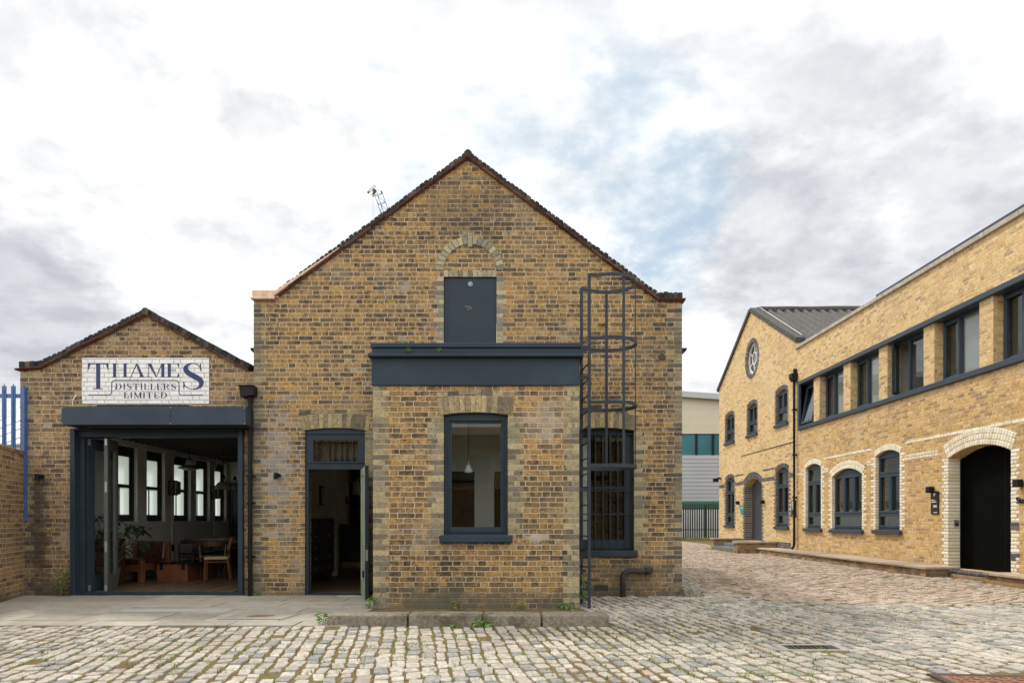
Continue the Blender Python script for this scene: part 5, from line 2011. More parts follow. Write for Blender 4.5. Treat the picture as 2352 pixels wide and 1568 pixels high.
def cobbles(name, mat, region, th, row_w, length, seed):
    r = random.Random(seed)
    V, Fc = [], []
    ct, stn = math.cos(th), math.sin(th)
    v = -30.0
    k8 = [(-1, -.80), (-.74, -1), (.74, -1), (1, -.80), (1, .80), (.74, 1), (-.74, 1), (-1, .80)]
    while v < 30:
        w = row_w * r.uniform(0.84, 1.2)
        u = -2.0 + r.uniform(0, 0.3)
        while u < 48:
            ln = length * r.uniform(0.72, 1.35)
            cu, cv = u + ln / 2, v + w / 2
            # rows wander a little
            cv2 = cv + r.uniform(-0.010, 0.010) + 0.22 * mnoise.noise((cu * 0.22, cv * 0.22, seed)) + 0.02 * mnoise.noise((cu * 1.1, cv * 1.1, 3.0))
            x = cv2 * ct + cu * stn
            y = -cv2 * stn + cu * ct
            u += ln
            if not (3.6 < y < 41 and abs(x) < 0.80 * y + 1.6 and region(x, y) and yard_free(x, y)):
                continue
            gj = r.uniform(0.006, 0.014) + 0.011 * max(0, mnoise.noise((x * 0.6, y * 0.6, 9.0)) + 0.2)
            if r.random() < 0.010:
                continue
            a, b = w / 2 - gj, ln / 2 - gj
            zt = 0.006 * mnoise.noise((x * 0.5, y * 0.5, 1.0)) + r.uniform(-0.006, 0.006)
            tx_, ty_ = r.uniform(-0.045, 0.045), r.uniform(-0.03, 0.03)
            rot = r.uniform(-0.05, 0.05)
            cr_, sr_ = math.cos(rot), math.sin(rot)
            base = len(V)
            sk = r.uniform(-0.12, 0.12)
            jit = [(r.uniform(0.86, 1.06), r.uniform(0.90, 1.06)) for _ in range(8)]
            for sc, zz in ((1.0, -0.034), (0.985, -0.005), (0.94, 0.0015), (0.62, 0.003)):
                for (p, q), (j1, j2) in zip(k8, jit):
                    pv, pu = p * a * j1 * (sc if sc > 0.9 else 1 - (1 - sc) * 1.0), q * b * j2 * sc
                    pv += pu * sk
                    pv, pu = pv * cr_ - pu * sr_, pv * sr_ + pu * cr_
                    xx = x + pv * ct + pu * stn
                    yy = y - pv * stn + pu * ct
                    V.append((xx, yy, zt + zz + (pv * tx_ + pu * ty_)))
            for lv in range(3):
                for i in range(8):
                    j = (i + 1) % 8
                    o0, o1 = base + lv * 8, base + (lv + 1) * 8
                    Fc.append((o0 + i, o0 + j, o1 + j, o1 + i))
            Fc.append(tuple(base + 24 + i for i in range(8)))
        v += w
    me = bpy.data.meshes.new(name)
    me.from_pydata(V, [], Fc)
    me.update()
    me.polygons.foreach_set('use_smooth', ([True] * 16 + [False] * 9) * (len(me.polygons) // 25))
    me.materials.append(M[mat])
    o = bpy.data.objects.new(name, me)
    COL.objects.link(o)
    return tag(o, kind='structure')


def pink(x, y):
    return (y > 9.6 + 0.8 * mnoise.noise((x * 0.6, y * 0.3, 4.0)) and x > 3.4 + (24 - y) * 0.03 + 0.8 * mnoise.noise((x * 0.3, y * 0.3, 7.0)))


cobbles('cobbled_yard', 'sett', lambda x, y: not pink(x, y), -0.17, 0.122, 0.185, 5)
cobbles('cobbled_lane', 'pink_sett', pink, 0.95, 0.135, 0.20, 8)

# flagstone pavement left of the kerb
mb = MB()
y = KY0 - 0.02
rw_ = 0
while y < D_MAIN - 0.01:
    dpt = 0.62 if y > KY0 + 0.1 else 0.36
    e = min(y + dpt, D_MAIN + 0.0)
    x = -9.2 + (rw_ % 2) * 0.45
    while x < PX1 + 0.14:
        L = random.choice((0.9, 0.9, 0.75, 0.6))
        xe = min(x + L, PX1 + 0.16 if e > KY0 + 0.2 else PX1 - 0.02)
        sk = -0.03
        if xe - x > 0.05:
            z = 0.012 + random.uniform(-0.003, 0.003)
            mb.box(x + 0.007, xe - 0.007, y + 0.008, e - 0.008, -0.05, z)
        x += L
    y = e
    rw_ += 1
tag(mb.build('pavement', 'flagstone', bevel=0.004), kind='structure')
mb = MB()
a, b = px(273, 0, 8.95)[0], px(512, 0, 8.95)[0]
t = thing('pale_paving_slab', 'two pale grey slabs set in the pavement before the folding doors', 'paving slab', (-5.0, 8.95, 0))
mb.box(-5.12, -4.40, 8.78, 9.06, 0.0, 0.0195)
mb.build('slab', 'pale_slab', t, bevel=0.003)
mb = MB()
mb.box(-4.395, -3.66, 8.79, 9.07, 0.0, 0.0195)
mb.build('slab', 'pale_slab', t, bevel=0.003)
t = thing('drain_cover', 'sunken rusty round cover in a square slab on the pavement edge', 'drain cover', (px(598, 0, 8.35)[0], 8.35, 0))
mx_, my_ = px(598, 0, 8.35)[0], 8.35
mb = MB()
circ = [(mx_ + 0.17 * math.cos(a), my_ + 0.11 * math.sin(a)) for a in [2 * math.pi * k / 20 for k in range(20)]]
mb.slab(lambda u, z, w: Vector((u, z, 0.022 + w)), [(mx_ - 0.42, my_ - 0.25), (mx_ + 0.36, my_ - 0.25), (mx_ + 0.42, my_ + 0.26), (mx_ - 0.34, my_ + 0.26)], [circ], 0.0, -0.012)
mb.build('cover_slab', 'concrete', t)
mb = MB()
mb.slab(lambda u, z, w: Vector((u, z, 0.0145 + w)), circ, [], 0.0, -0.004)
mb.build('cover_plate', 'rust', t)

# kerb stones in front of the bay
ks = [(-2.09, -1.13, 'mottled grey kerb stone at the pavement end of the row'), (-1.12, -0.12, 'grey kerb stone with a mossy foot, second in the row'), (-0.11, 0.34, 'short reddish kerb stone below the bay window'), (0.35, 1.10, 'smooth topped kerb stone at the ladder end of the row')]
ks = [(-2.09, -1.02, ks[0][2]), (-1.005, -0.02, ks[1][2]), (0.0, 0.66, ks[2][2]), (0.675, 1.10, ks[3][2])]
px_k = [(750, 935), (937, 1108), (1110, 1243), (1245, 1400)]
for (a, b), k in zip(px_k, ks):
    x0, x1 = px(a, 0, 7.68)[0] + 0.004, px(b, 0, 7.68)[0] - 0.004
    bm_ = MB()
    bm_.box(x0, x1, KY0 + random.uniform(0, .012), KY1, -0.05, 0.128 + random.uniform(-.006, .006))
    o = bm_.build('kerb_stone', 'kerb_granite', None, bevel=0.022, seg=3)
    tag(o, k[2], 'kerb stone', 'kerb stones in front of the bay')
# boulder at the right corner of the gable wall


def rock(name, label, cx, cy, rx, ry, rz_, seed):
    bm = bmesh.new()
    bmesh.ops.create_icosphere(bm, subdivisions=3, radius=1.0)
    for v in bm.verts:
        q = v.co.copy()
        k = 1 + 0.30 * mnoise.noise(q * 1.3 + Vector((seed, 0, 0))) + 0.08 * mnoise.noise(q * 4 + Vector((0, seed, 0)))
        m_ = max(abs(q.x), abs(q.y), abs(q.z))
        q = q * (0.55 + 0.45 / m_) * k
        v.co = Vector((cx + q.x * rx, cy + q.y * ry, q.z * rz_))
    mb_ = MB()
    mb_.bm.free()
    mb_.bm = bm
    o = mb_.build(name, 'kerb_granite', None)
    return tag(o, label, 'stone')


rock('corner_stone', 'rough spur stone at the foot of the gable corner', XR + 0.07, D_MAIN - 0.06, 0.115, 0.15, 0.15, 2.0)

# gully grate and rusty cover in the cobbles
t = thing('gully_grate', 'slotted gully grate sunk in the cobbles', 'drain grate', (2.80, 6.40, 0))
mb = MB()
fg = lambda u, z, w: Vector((2.80 + u, 6.40 + z, 0.004 + w))
mb.slab(fg, rect(-0.235, 0.235, -0.10, 0.10), [[(x, -0.08), (x + 0.035, -0.08), (x + 0.055, 0.08), (x + 0.02, 0.08)] for x in [-0.21 + 0.052 * k for k in range(7)]], 0.0, -0.025)
mb.build('grate', 'cast_iron', t)
mb = MB()
mb.slab(fg, rect(-0.31, 0.31, -0.16, 0.16), [rect(-0.24, 0.24, -0.105, 0.105)], 0.0, -0.03)
mb.build('rim', 'concrete', t)
mb = MB()
mb.slab(fg, rect(-0.25, 0.25, -0.11, 0.11), [], -0.05, -0.06)
mb.build('sump', 'black_metal', t)
t = thing('manhole_cover', 'rusty ribbed manhole cover in the cobbles at the bottom right', 'manhole cover', (3.60, 4.9, 0), rotz=rad(-6))
fg = lambda u, z, w: Vector((u, z, 0.006 + w))
mb = MB()
mb.slab(fg, rect(-0.36, 0.36, -0.30, 0.30), [], 0.0, -0.03)
for i in range(9):
    for j in range(8):
        u, z = -0.33 + i * 0.075, -0.27 + j * 0.07
        a = 0.6 if (i + j) % 2 else -0.6
        c_, s_ = math.cos(a) * 0.026, math.sin(a) * 0.026
        mb.slab(fg, [(u + 0.03 - c_ - s_ * .2, z + 0.03 - s_ + c_ * .2), (u + 0.03 + c_ - s_ * .2, z + 0.03 + s_ + c_ * .2), (u + 0.03 + c_ + s_ * .2, z + 0.03 + s_ - c_ * .2), (u + 0.03 - c_ + s_ * .2, z + 0.03 - s_ - c_ * .2)], [], 0.006, 0.0005)
mb.build('cover', 'rust', t, local=True)
mb = MB()
mb.slab(fg, rect(-0.42, 0.42, -0.36, 0.36), [rect(-0.365, 0.365, -0.305, 0.305)], 0.002, -0.03)
mb.build('frame', 'rust_dark', t, local=True)

# grass in the joints
gr = random.Random(77)
mb = MB()
cl = [(-3.4, 6.6), (-1.0, 6.2), (0.4, 5.6), (1.9, 5.4), (-4.2, 5.9), (3.0, 9.0), (4.2, 13.2), (5.4, 15.5), (4.5, 17.8), (5.8, 20.0), (4.6, 22.0), (2.6, 6.0), (5.0, 8.6), (7.3, 9.3), (5.8, 11.0), (6.5, 17.0), (1.6, 7.2), (-2.6, 5.3), (1.2, 6.5), (3.6, 7.4)]
for i in range(1600):
    if gr.random() < 0.7:
        c = gr.choice(cl)
        x, y = gr.gauss(c[0], 0.55), gr.gauss(c[1], 0.6)
    else:
        y = gr.uniform(5, 26)
        x = gr.uniform(-0.75 * y, min(8.6, 0.75 * y))
    if not yard_free(x, y):
        continue
    hgt = gr.uniform(0.012, 0.034) * (1.3 if y > 12 else 1.0)
    for k in range(7):
        a = gr.uniform(0, 6.28)
        p = Vector((x + gr.gauss(0, 0.02), y + gr.gauss(0, 0.045), -0.01))
        d_ = Vector((math.cos(a) * 0.7, math.sin(a) * 0.7, 1.0)).normalized()
        s_ = Vector((-math.sin(a), math.cos(a), 0)) * 0.005
        tip = p + d_ * hgt * gr.uniform(0.7, 1.5) * 1.5
        mb.face([p - s_, p + s_, tip])
for i in range(46):
    # far verge under the fence
    for k in range(22):
        x, y = 8.9 + i * 0.1 + gr.uniform(0, .1), 40.6 + gr.uniform(-0.5, 0.5)
        p = Vector((x, y, -0.02))
        a = gr.uniform(0, 6.28)
        s_ = Vector((-math.sin(a), math.cos(a), 0)) * 0.02
        mb.face([p - s_, p + s_, p + Vector((math.cos(a) * .05, math.sin(a) * .05, gr.uniform(0.06, 0.22)))])
tag(mb.build('grass', 'grass_green', recalc=False), kind='stuff')


def weed(label, x, y, z, n, spread, h, lw=0.03, ll=0.07, seed=0, mat='leaf_bright', group='weeds rooted along the wall foot', name='weed_plant', stems=3):
    t = thing(name, label, 'weed', (x, y, z), group=group)
    mb = MB()
    leaf_cluster(mb, (x, y, z), n, spread, h, lw, ll, seed)
    mb.build('leaves', mat, t, recalc=False)
    r = random.Random(seed)
    for k in range(stems):
        mb = MB()
        a = r.uniform(0, 6.28)
        mb.tube([(x, y, z - 0.01), (x + spread * .3 * math.cos(a), y + spread * .3 * math.sin(a), z + h * .6), (x + spread * .5 * math.cos(a), y + spread * .5 * math.sin(a), z + h)], 0.0035, 5)
        mb.build('stem', mat, t)
    return t


q = px(138, 0, 10.6)[0]
weed('tall leafy weed at the foot of the shed wall left of the doorway', q, 10.62, 0.0, 70, 0.10, 0.42, 0.03, 0.09, 1, mat='grass_green')
weed('bright weed against the pavement end of the kerb row', px(741, 0, 7.75)[0], 7.75, 0.01, 46, 0.05, 0.13, 0.018, 0.075, 2, group='weeds around the kerb')
weed('broad leaved weed sprouting before the middle kerb stones', px(1108, 0, 7.62)[0], 7.62, -0.01, 34, 0.13, 0.09, 0.05, 0.08, 3, group='weeds around the kerb')
weed('low sprig at the kerb foot left of the broad leaved weed', px(1038, 0, 7.63)[0], 7.63, -0.01, 14, 0.08, 0.03, 0.025, 0.05, 4, group='weeds around the kerb')
weed('weed at the left corner of the bay by the door leaf', px(851, 0, 9.12)[0], 9.12, 0.0, 34, 0.07, 0.15, 0.025, 0.08, 5)
weed('small weed against the bay wall below the window right edge', px(1192, 0, 9.14)[0], 9.14, 0.0, 18, 0.06, 0.07, 0.022, 0.07, 6)
weed('small dark weed against the bay wall below the window sill', px(1048, 0, 9.14)[0], 9.14, 0.0, 16, 0.06, 0.11, 0.022, 0.07, 7, mat='grass_green')
weed('spreading weed at the right corner of the bay', px(1301, 0, 9.12)[0], 9.12, 0.0, 26, 0.11, 0.08, 0.025, 0.09, 8)
weed('tall weed climbing behind the ladder foot', px(1341, 0, 9.6)[0], 9.6, 0.0, 46, 0.06, 0.42, 0.025, 0.09, 9)
weed('left sprout of the pair on the bay cornice', px(938, 0, 9.10)[0], 9.10, pb(0, 811)[1], 22, 0.012, 0.05, 0.012, 0.05, 10, group='sprouts on the bay cornice', stems=1)
weed('right sprout of the pair on the bay cornice', px(1008.5, 0, 9.10)[0], 9.10, pb(0, 811)[1], 18, 0.012, 0.045, 0.012, 0.045, 11, group='sprouts on the bay cornice', stems=1)
weed('sprig on the brick wall inside the ladder cage', pm(1381, 0)[0], D_MAIN - 0.03, pm(0, 752)[1], 22, 0.07, 0.06, 0.03, 0.06, 12, mat='grass_green', group='sprigs on the brick gable', stems=1)
weed('trailing sprig on the brick gable above the bay roof edge', pm(1343, 0)[0], D_MAIN - 0.03, pm(0, 792)[1], 30, 0.09, 0.12, 0.03, 0.07, 13, mat='grass_green', group='sprigs on the brick gable', stems=1)
weed('small weed at the foot of the quoin right of the downpipe', px(583, 0, 10.62)[0], 10.64, 0.0, 18, 0.07, 0.06, 0.02, 0.06, 14, mat='grass_green')
weed('low weed beside the spur stone at the gable corner', XR + 0.25, 10.60, 0.0, 30, 0.12, 0.07, 0.02, 0.07, 15, mat='grass_green')

# ------------------------------------------------------------------ caged ladder beside the bay
lad = thing('caged_ladder', 'dark steel ladder with hooped safety cage fixed beside the bay', 'ladder', (1.02, 9.5, 0))
NS, FS = Vector((1.046, 9.25, 0)), Vector((0.992, 9.75, 0))
for p, zt_, zb_ in ((NS, 4.53, -0.02), (FS, 4.50, -0.02)):
    mb = MB()
    mb.box(p.x - 0.022, p.x + 0.022, p.y - 0.006, p.y + 0.006, zb_, zt_)
    if p is NS:
        for k in range(16):
            z = 0.115 + k * 0.2136
            mb.tube([(p.x, p.y - 0.012, z), (p.x, p.y, z)], 0.010, 8)
    mb.build('stringer', 'dark_steel', lad, bevel=0.002)
for k in range(16):
    z = 0.115 + k * 0.2136
    mb = MB()
    mb.tube([(NS.x - 0.004, NS.y, z), (FS.x + 0.004, FS.y, z)], 0.0095, 8)
    mb.build('rung', 'dark_steel', lad)
HC = Vector((1.36, 9.575, 0))


def hoop_pt(t_):
    """t 0..1 from the near stringer round to the far stringer."""
    a = rad(-118 + 236 * t_)
    return Vector((HC.x + 0.385 * math.cos(a), HC.y + 0.372 * math.sin(a), 0))


hp = [Vector((NS.x + 0.02, NS.y - 0.008, 0))] + [hoop_pt(k / 26) for k in range(27)] + [Vector((FS.x + 0.02, FS.y + 0.07, 0)), Vector((FS.x, FS.y + 0.02, 0))]
for z in (4.505, 3.655, 2.785, 1.93):
    mb = MB()
    inn, out_ = [], []
    for i, p in enumerate(hp):
        d_ = hp[min(i + 1, len(hp) - 1)] - hp[max(i - 1, 0)]
        d_.normalize()
        n_ = Vector((-d_.y, d_.x, 0)) * 0.004
        inn.append(p + n_)
        out_.append(p - n_)
    h_ = Vector((0, 0, 0.025))
    rows = [[mb.bm.verts.new(q + Vector((0, 0, z)) + h_ * s) for q in line] for line, s in ((out_, -1), (out_, 1), (inn, 1), (inn, -1))]
    for a, b in ((0, 1), (1, 2), (2, 3), (3, 0)):
        for i in range(len(hp) - 1):
            mb.bm.faces.new([rows[a][i], rows[a][i + 1], rows[b][i + 1], rows[b][i]])
    mb.build('cage_hoop', 'dark_steel', lad)
for (x, y) in ((1.516, 9.235), (1.74, 9.575), (1.375, 9.94)):
    mb = MB()
    inw = (HC - Vector((x, y, 0))).normalized()
    tg = Vector((-inw.y, inw.x, 0))
    c = Vector((x, y, 0)) + inw * 0.010
    A = [mb.bm.verts.new(c + tg * 0.02 * i + inw * 0.004 * j + Vector((0, 0, z))) for z in (1.91, 4.53) for i, j in ((-1, -1), (1, -1), (1, 1), (-1, 1))]
    for f in ((0, 1, 2, 3), (7, 6, 5, 4), (0, 4, 5, 1), (1, 5, 6, 2), (2, 6, 7, 3), (3, 7, 4, 0)):
        mb.bm.faces.new([A[i] for i in f])
    mb.build('cage_strap', 'dark_steel', lad)
for z in (3.535, 3.12, 1.60, 0.255):
    mb = MB()
    mb.box(BR - 0.005 if z < 3 else fr_ - 0.02, NS.x + 0.02, NS.y + 0.006, NS.y + 0.016, z - 0.022, z + 0.022)
    mb.build('wall_bracket', 'dark_steel', lad)

# ------------------------------------------------------------------ pipes and fittings on the facade
dp = thing('downpipe', 'black downpipe with box hopper between the shed and the tall gable', 'drainpipe', (pm(574, 0)[0], 10.66, 0))
xp = px(574.5, 0, 10.62)[0]
mb = MB()
mb.tube([(xp, 10.62, 0.0), (xp, 10.62, px(0, 911, 10.62)[1])], 0.036, 12)
mb.build('pipe', 'black_metal', dp)
h0, h1 = px(550, 911, 10.55), px(583.4, 887, 10.55)
mb = MB()
mb.slab(lambda u, z, w: Vector((u, 10.53 + w, z)), [(h0[0] + 0.02, h0[1]), (h1[0] - 0.004, h0[1] + 0.03), (h1[0] - 0.004, h1[1]), (h0[0], h1[1])], [], 0.0, 0.2)
mb.box(h0[0] - 0.012, h1[0] - 0.003, 10.515, 10.735, h1[1], h1[1] + 0.018)
mb.build('hopper', 'black_metal', dp)
for yy in (1093, 1155, 1278):
    z = px(0, yy, 10.6)[1]
    mb = MB()
    mb.tube([(xp, 10.62, z - 0.022), (xp, 10.62, z + 0.022)], 0.045, 12)
    mb.box(xp - 0.07, xp + 0.07, 10.655, 10.668, z - 0.015, z + 0.015)
    mb.build('collar', 'black_metal', dp)
for lab, xx, yy, d_ in (('black cylinder light on the brick left of the folding doorway', 97, 1095, D_SHED), ('black cylinder light on the brick left of the open door', 640, 1093, D_MAIN)):
    p = px(xx, yy, d_)
    t = thing('wall_light', lab, 'wall light', (p[0], d_, p[1]), group='cylinder lights on the brick fronts')
    mb = MB()
    mb.tube([(p[0] - 0.012, d_ - 0.10, p[1] - 0.055), (p[0] - 0.012, d_ - 0.10, p[1] + 0.045)], 0.032, 14)
    mb.build('lamp_cylinder', 'black_metal', t)
    mb = MB()
    mb.tube([(p[0] + 0.01, d_ - 0.075, p[1] + 0.01), (p[0] + 0.01, d_ - 0.001, p[1] + 0.01)], 0.03, 12)
    mb.build('wall_mount', 'black_metal', t)
pA, pB = px(1431, 1311, 10.55), px(1498, 1311, 10.55)
t = thing('soil_pipe', 'rough cast iron pipe elbowing from the ground into the gable wall', 'pipe', (pA[0], 10.5, 0))
mb = MB()
zt_ = pA[1]
arc = [(pA[0] + 0.11 - 0.11 * math.cos(a), 10.58, zt_ - 0.11 + 0.11 * math.sin(a)) for a in [math.pi / 2 * k / 6 for k in range(7)]]
mb.tube([(pA[0], 10.58, -0.02)] + arc + [(pB[0] - 0.09, 10.58, zt_), (pB[0] - 0.03, 10.62, zt_ + 0.01), (pB[0], 10.72, zt_ + 0.012)], [0.045] * 8 + [0.04, 0.052, 0.05], 12)
mb.build('pipe_run', 'cast_iron', t, smooth=True)
mb = MB()
mb.tube([(pB[0] - 0.10, 10.58, zt_), (pB[0] - 0.02, 10.61, zt_ + 0.006)], 0.058, 12)
mb.build('pipe_socket', 'cast_iron', t, smooth=True)
p = ps(170, 912)
mb = MB()
mb.tube([(ps(168, 0)[0], D_SHED - 0.012, ps(0, 931)[1]), (ps(170.5, 0)[0], D_SHED - 0.03, ps(0, 918)[1]), (ps(176, 0)[0], D_SHED - 0.004, ps(0, 907)[1])], 0.008, 6)
tag(mb.build('cable', 'white_plastic'), 'short white cable looping out of the brick above the shutter box', 'cable')

# ------------------------------------------------------------------ yard wall and blue palisade on the left
yw = thing('yard_wall', 'warm brick yard wall meeting the left end of the shed', 'wall', (-7.2, 9.3, 0))
P0, P1 = Vector((-7.665, D_SHED - 0.005, 0)), Vector((-5.6, 4.9, 0))
d_ = (P1 - P0).normalized()
nl = Vector((d_.y, -d_.x, 0))


def fr_yard(u, z, w):
    return P0 + d_ * u + nl * w + Vector((0, 0, z))


mb = MB()
mb.slab(fr_yard, rect(0, (P1 - P0).length, -0.06, 2.205), [], 0.0, 0.23)
mb.build('brickwork', 'yard_wall_brick', yw)
mb = MB()
u = 0.0
while u < (P1 - P0).length - 0.1:
    mb.fbox(fr_yard, u + 0.003, u + 0.219, 2.212, 2.272 + random.uniform(-0.004, 0.003), -0.003, 0.233)
    u += 0.222
mb.build('brick_coping', 'yard_wall_brick', yw, bevel=0.006)
bf = thing('blue_palisade_fence', 'pale blue palisade fence behind the yard wall at the left edge', 'fence', (-8.2, 10.9, 0))
yf = D_SHED - 0.02


def pale_mb(x, y, z0, z1, w, depth=0.012):
    mb = MB()
    f = lambda u, z, wd: Vector((x + u, y + wd, z))
    mb.slab(f, [(-w / 2, z0), (w / 2, z0), (w / 2, z1 - w * 0.55), (w * 0.42, z1 - w * .1), (w * .18, z1 - w * 0.5), (0, z1 + w * 0.35), (-w * .18, z1 - w * 0.5), (-w * .42, z1 - w * .1), (-w / 2, z1 - w * 0.55)], [], 0.0, depth)
    mb.slab(f, [(-0.006, z0), (0.006, z0), (0.006, z1 - w), (-0.006, z1 - w)], [], -0.012, -0.0005)
    return mb


for x in (9, 30.2):
    xx = px(x, 0, yf)[0]
    pale_mb(xx, yf, 0.3, px(0, 884, yf)[1], 0.068).build('pale', 'fence_blue', bf)
for k in range(6):
    xx = px(9, 0, yf)[0] - 0.146 * (k + 1)
    pale_mb(xx, yf, 0.3, px(0, 884, yf)[1], 0.068).build('pale', 'fence_blue', bf)
mb = MB()
zr = px(0, 908, yf)[1]
mb.box(-9.3, px(54, 0, yf)[0], yf + 0.014, yf + 0.05, zr - 0.03, zr + 0.028)
mb.build('rail', 'fence_blue', bf)
mb = MB()
xx = px(52.5, 0, D_SHED - 0.07)[0]
mb.box(xx - 0.027, xx + 0.027, D_SHED - 0.075, D_SHED - 0.065, px(0, 1196, D_SHED - 0.07)[1], px(0, 887, D_SHED - 0.07)[1])
mb.box(xx + 0.018, xx + 0.027, D_SHED - 0.064, D_SHED - 0.004, px(0, 1196, D_SHED - 0.07)[1], px(0, 887, D_SHED - 0.07)[1])
mb.build('end_post', 'fence_blue', bf)

# ------------------------------------------------------------------ background
bs = thing('grey_roofed_shed', 'distant white shed with pale ribbed roof behind the blue fence', 'shed', (-26, 31, 0))
mb = MB()
mb.box(-38, -16.5, 30.2, 38, 0, 4.5)
mb.build('wall', 'pale_cladding', bs)
mb = MB()
for k in range(44):
    x = -38.3 + k * 0.5
    A = [Vector((x, 30.0, 4.45)), Vector((x + 0.485, 30.0, 4.45)), Vector((x + 0.485, 34.2, 6.2)), Vector((x, 34.2, 6.2))]
    B = [q + Vector((0, 0, 0.05 + (0.04 if k % 2 else 0))) for q in A]
    v = [mb.bm.verts.new(q) for q in A + B]
    for f in ((0, 1, 2, 3), (7, 6, 5, 4), (0, 4, 5, 1), (1, 5, 6, 2), (2, 6, 7, 3), (3, 7, 4, 0)):
        mb.bm.faces.new([v[i] for i in f])
mb.build('ribbed_roof', 'grey_cladding', bs)

gw_ = thing('clad_warehouse', 'cream and grey clad warehouse with teal window band behind the green fence', 'warehouse', (14, 44, 0))
YW = 44.0


def pw(x, y):
    return px(x, y, YW)


wx0, wx1 = -14.0, 26.0
zA, zB, zC, zD, zE = pw(0, 995.5)[1], pw(0, 1045)[1], pw(0, 1150.5)[1], pw(0, 1168)[1], 0.0


def ribbed(z0, z1, pitch, amp, mat, name):
    mb = MB()
    n = max(2, int((z1 - z0) / pitch))
    st = (z1 - z0) / n
    for k in range(n):
        z = z0 + k * st
        mb.box(wx0, wx1, YW - amp, YW + 0.2, z + 0.002, z + st * 0.62)
        mb.box(wx0, wx1, YW, YW + 0.2, z + st * 0.62 + 0.002, z + st)
    return mb.build(name, mat, gw_)


ribbed(zA, pw(0, 908)[1], 0.14, 0.03, 'cream_cladding', 'upper_cladding')
ribbed(zC, zB, 0.235, 0.03, 'grey_cladding', 'lower_cladding')
mb = MB()
mb.box(wx0, wx1, YW - 0.04, YW + 0.2, zD, zC - 0.01)
mb.build('green_band', 'green_cladding', gw_)
mb = MB()
mb.box(wx0, wx1, YW - 0.02, YW + 0.2, -0.05, zD - 0.002)
mb.build('base_wall', 'pale_cladding', gw_)
mb = MB()
mb.slab(lambda u, z, w: Vector((u, YW + w, z)), [(wx0, pw(0, 850)[1]), (pw(1652, 0)[0] + 0.1, pw(0, 920)[1]), (wx1, pw(0, 975)[1] - 1), (wx1, pw(0, 975)[1] - 0.6), (pw(1652, 0)[0] + 0.1, pw(0, 907)[1]), (wx0, pw(0, 838)[1])], [], -0.45, 12)
mb.build('roof', 'grey_cladding', gw_)
mb = MB()
mb.box(wx0, wx1, YW + 0.21, YW + 12, 0, pw(0, 930)[1])
mb.build('building_core', 'interior_dark', gw_)
mb = MB()
mb.fbox(lambda u, z, w: Vector((u, YW + w, z)), wx0, wx1, zB + 0.002, zA - 0.002, 0.08, 0.10)
mb.build('window_band', 'teal_glass', gw_)
for x in (1562, 1600, 1638, 1676, 1524, 1486, 1448, 1410, 1372):
    mb = MB()
    u = pw(x, 0)[0]
    mb.box(u - 0.06, u + 0.06, YW - 0.02, YW + 0.07, zB + 0.003, zA - 0.003)
    mb.build('window_mullion', 'black_metal', gw_)

pf = thing('green_palisade_fence', 'dark green palisade fence across the far end of the yard', 'fence', (11, 41.3, 0))
pm0 = pale_mb(0, 0, -0.02, 2.2, 0.072)
first = None
x = 3.2
while x < 15.2:
    if first is None:
        bm_ = pale_mb(x - 11, 0, -0.02, 2.18, 0.082)
        first = bm_.build('pale', 'fence_green', pf, local=True)
        fx = x
    else:
        c = first.copy()
        COL.objects.link(c)
        c.parent = pf
        c.location = (x - fx, 0, 0)
    x += 0.138
pm0.bm.free()
for z in (0.55, 1.80):
    mb = MB()
    mb.box(3.1, 15.3, 41.315, 41.36, z, z + 0.05)
    mb.build('rail', 'fence_green', pf)
for x in (3.6, 6.3, 9.0, 11.7, 14.4):
    mb = MB()
    mb.box(x, x + 0.07, 41.365, 41.43, -0.02, 2.05)
    mb.build('post', 'fence_green', pf)

# distant luffing crane
cr = thing('tower_crane', 'blue lattice crane jib showing above the roof slope', 'crane', (-11, 120, 0))
DC = 120.0


def pc_(x, y, d_=DC):
    q = px(x, y, d_)
    return Vector((q[0], d_, q[1]))


mb = MB()
tip = [pc_(860, 446), pc_(864.5, 439, DC + 0.8), pc_(877.5, 442)]
dirv = (pc_(875.5, 491) - pc_(860, 446)).normalized()
for p in tip:
    mb.bar(p, p + dirv * 44, 0.10)
prev = None
for k in range(26):
    s = 0.15 + k * 1.65
    q = [p + dirv * s for p in tip]
    h = [p + dirv * (s + 0.82) for p in tip]
    mb.bar(q[0], q[2], 0.06)
    mb.bar(q[0], h[1], 0.06)
    mb.bar(h[1], q[2], 0.06)
    if prev:
        mb.bar(prev, q[0], 0.055)
        mb.bar(prev, q[2], 0.055)
    prev = h[1]
mb.build('jib', 'crane_blue', cr)
mb = MB()
mb.bar(pc_(858, 441), pc_(862, 436), 0.55, 0.5)
mb.bar(pc_(856.5, 446), pc_(862, 440), 0.35, 0.3)
mb.bar(pc_(876, 439.5), pc_(877.5, 443.5), 0.28, 0.28)
mb.bar(pc_(863, 434.5), pc_(875, 440), 0.06)
mb.build('jib_head', 'crane_blue', cr)
mb = MB()
a, b, c, d2 = pc_(843, 442), pc_(860, 425), pc_(846.5, 444.5), pc_(864, 428)
for p, q in ((a, b), (c, d2), (a, c), (b, d2)):
    mb.bar(p, q, 0.07)
for k in range(1, 9):
    t_ = k / 9
    mb.bar(a.lerp(b, t_), c.lerp(d2, t_), 0.05)
mb.bar(pc_(844, 443), pc_(847.5, 439.5), 0.33, 0.2)
mb.bar(pc_(856, 432), pc_(860, 437), 0.09)
mb.build('access_platform', 'crane_steel', cr)
mb = MB()
mb.bar(pc_(854.8, 445.5), pc_(858, 451), 0.35, 0.3)
mb.build('hook_block', 'crane_yellow', cr)
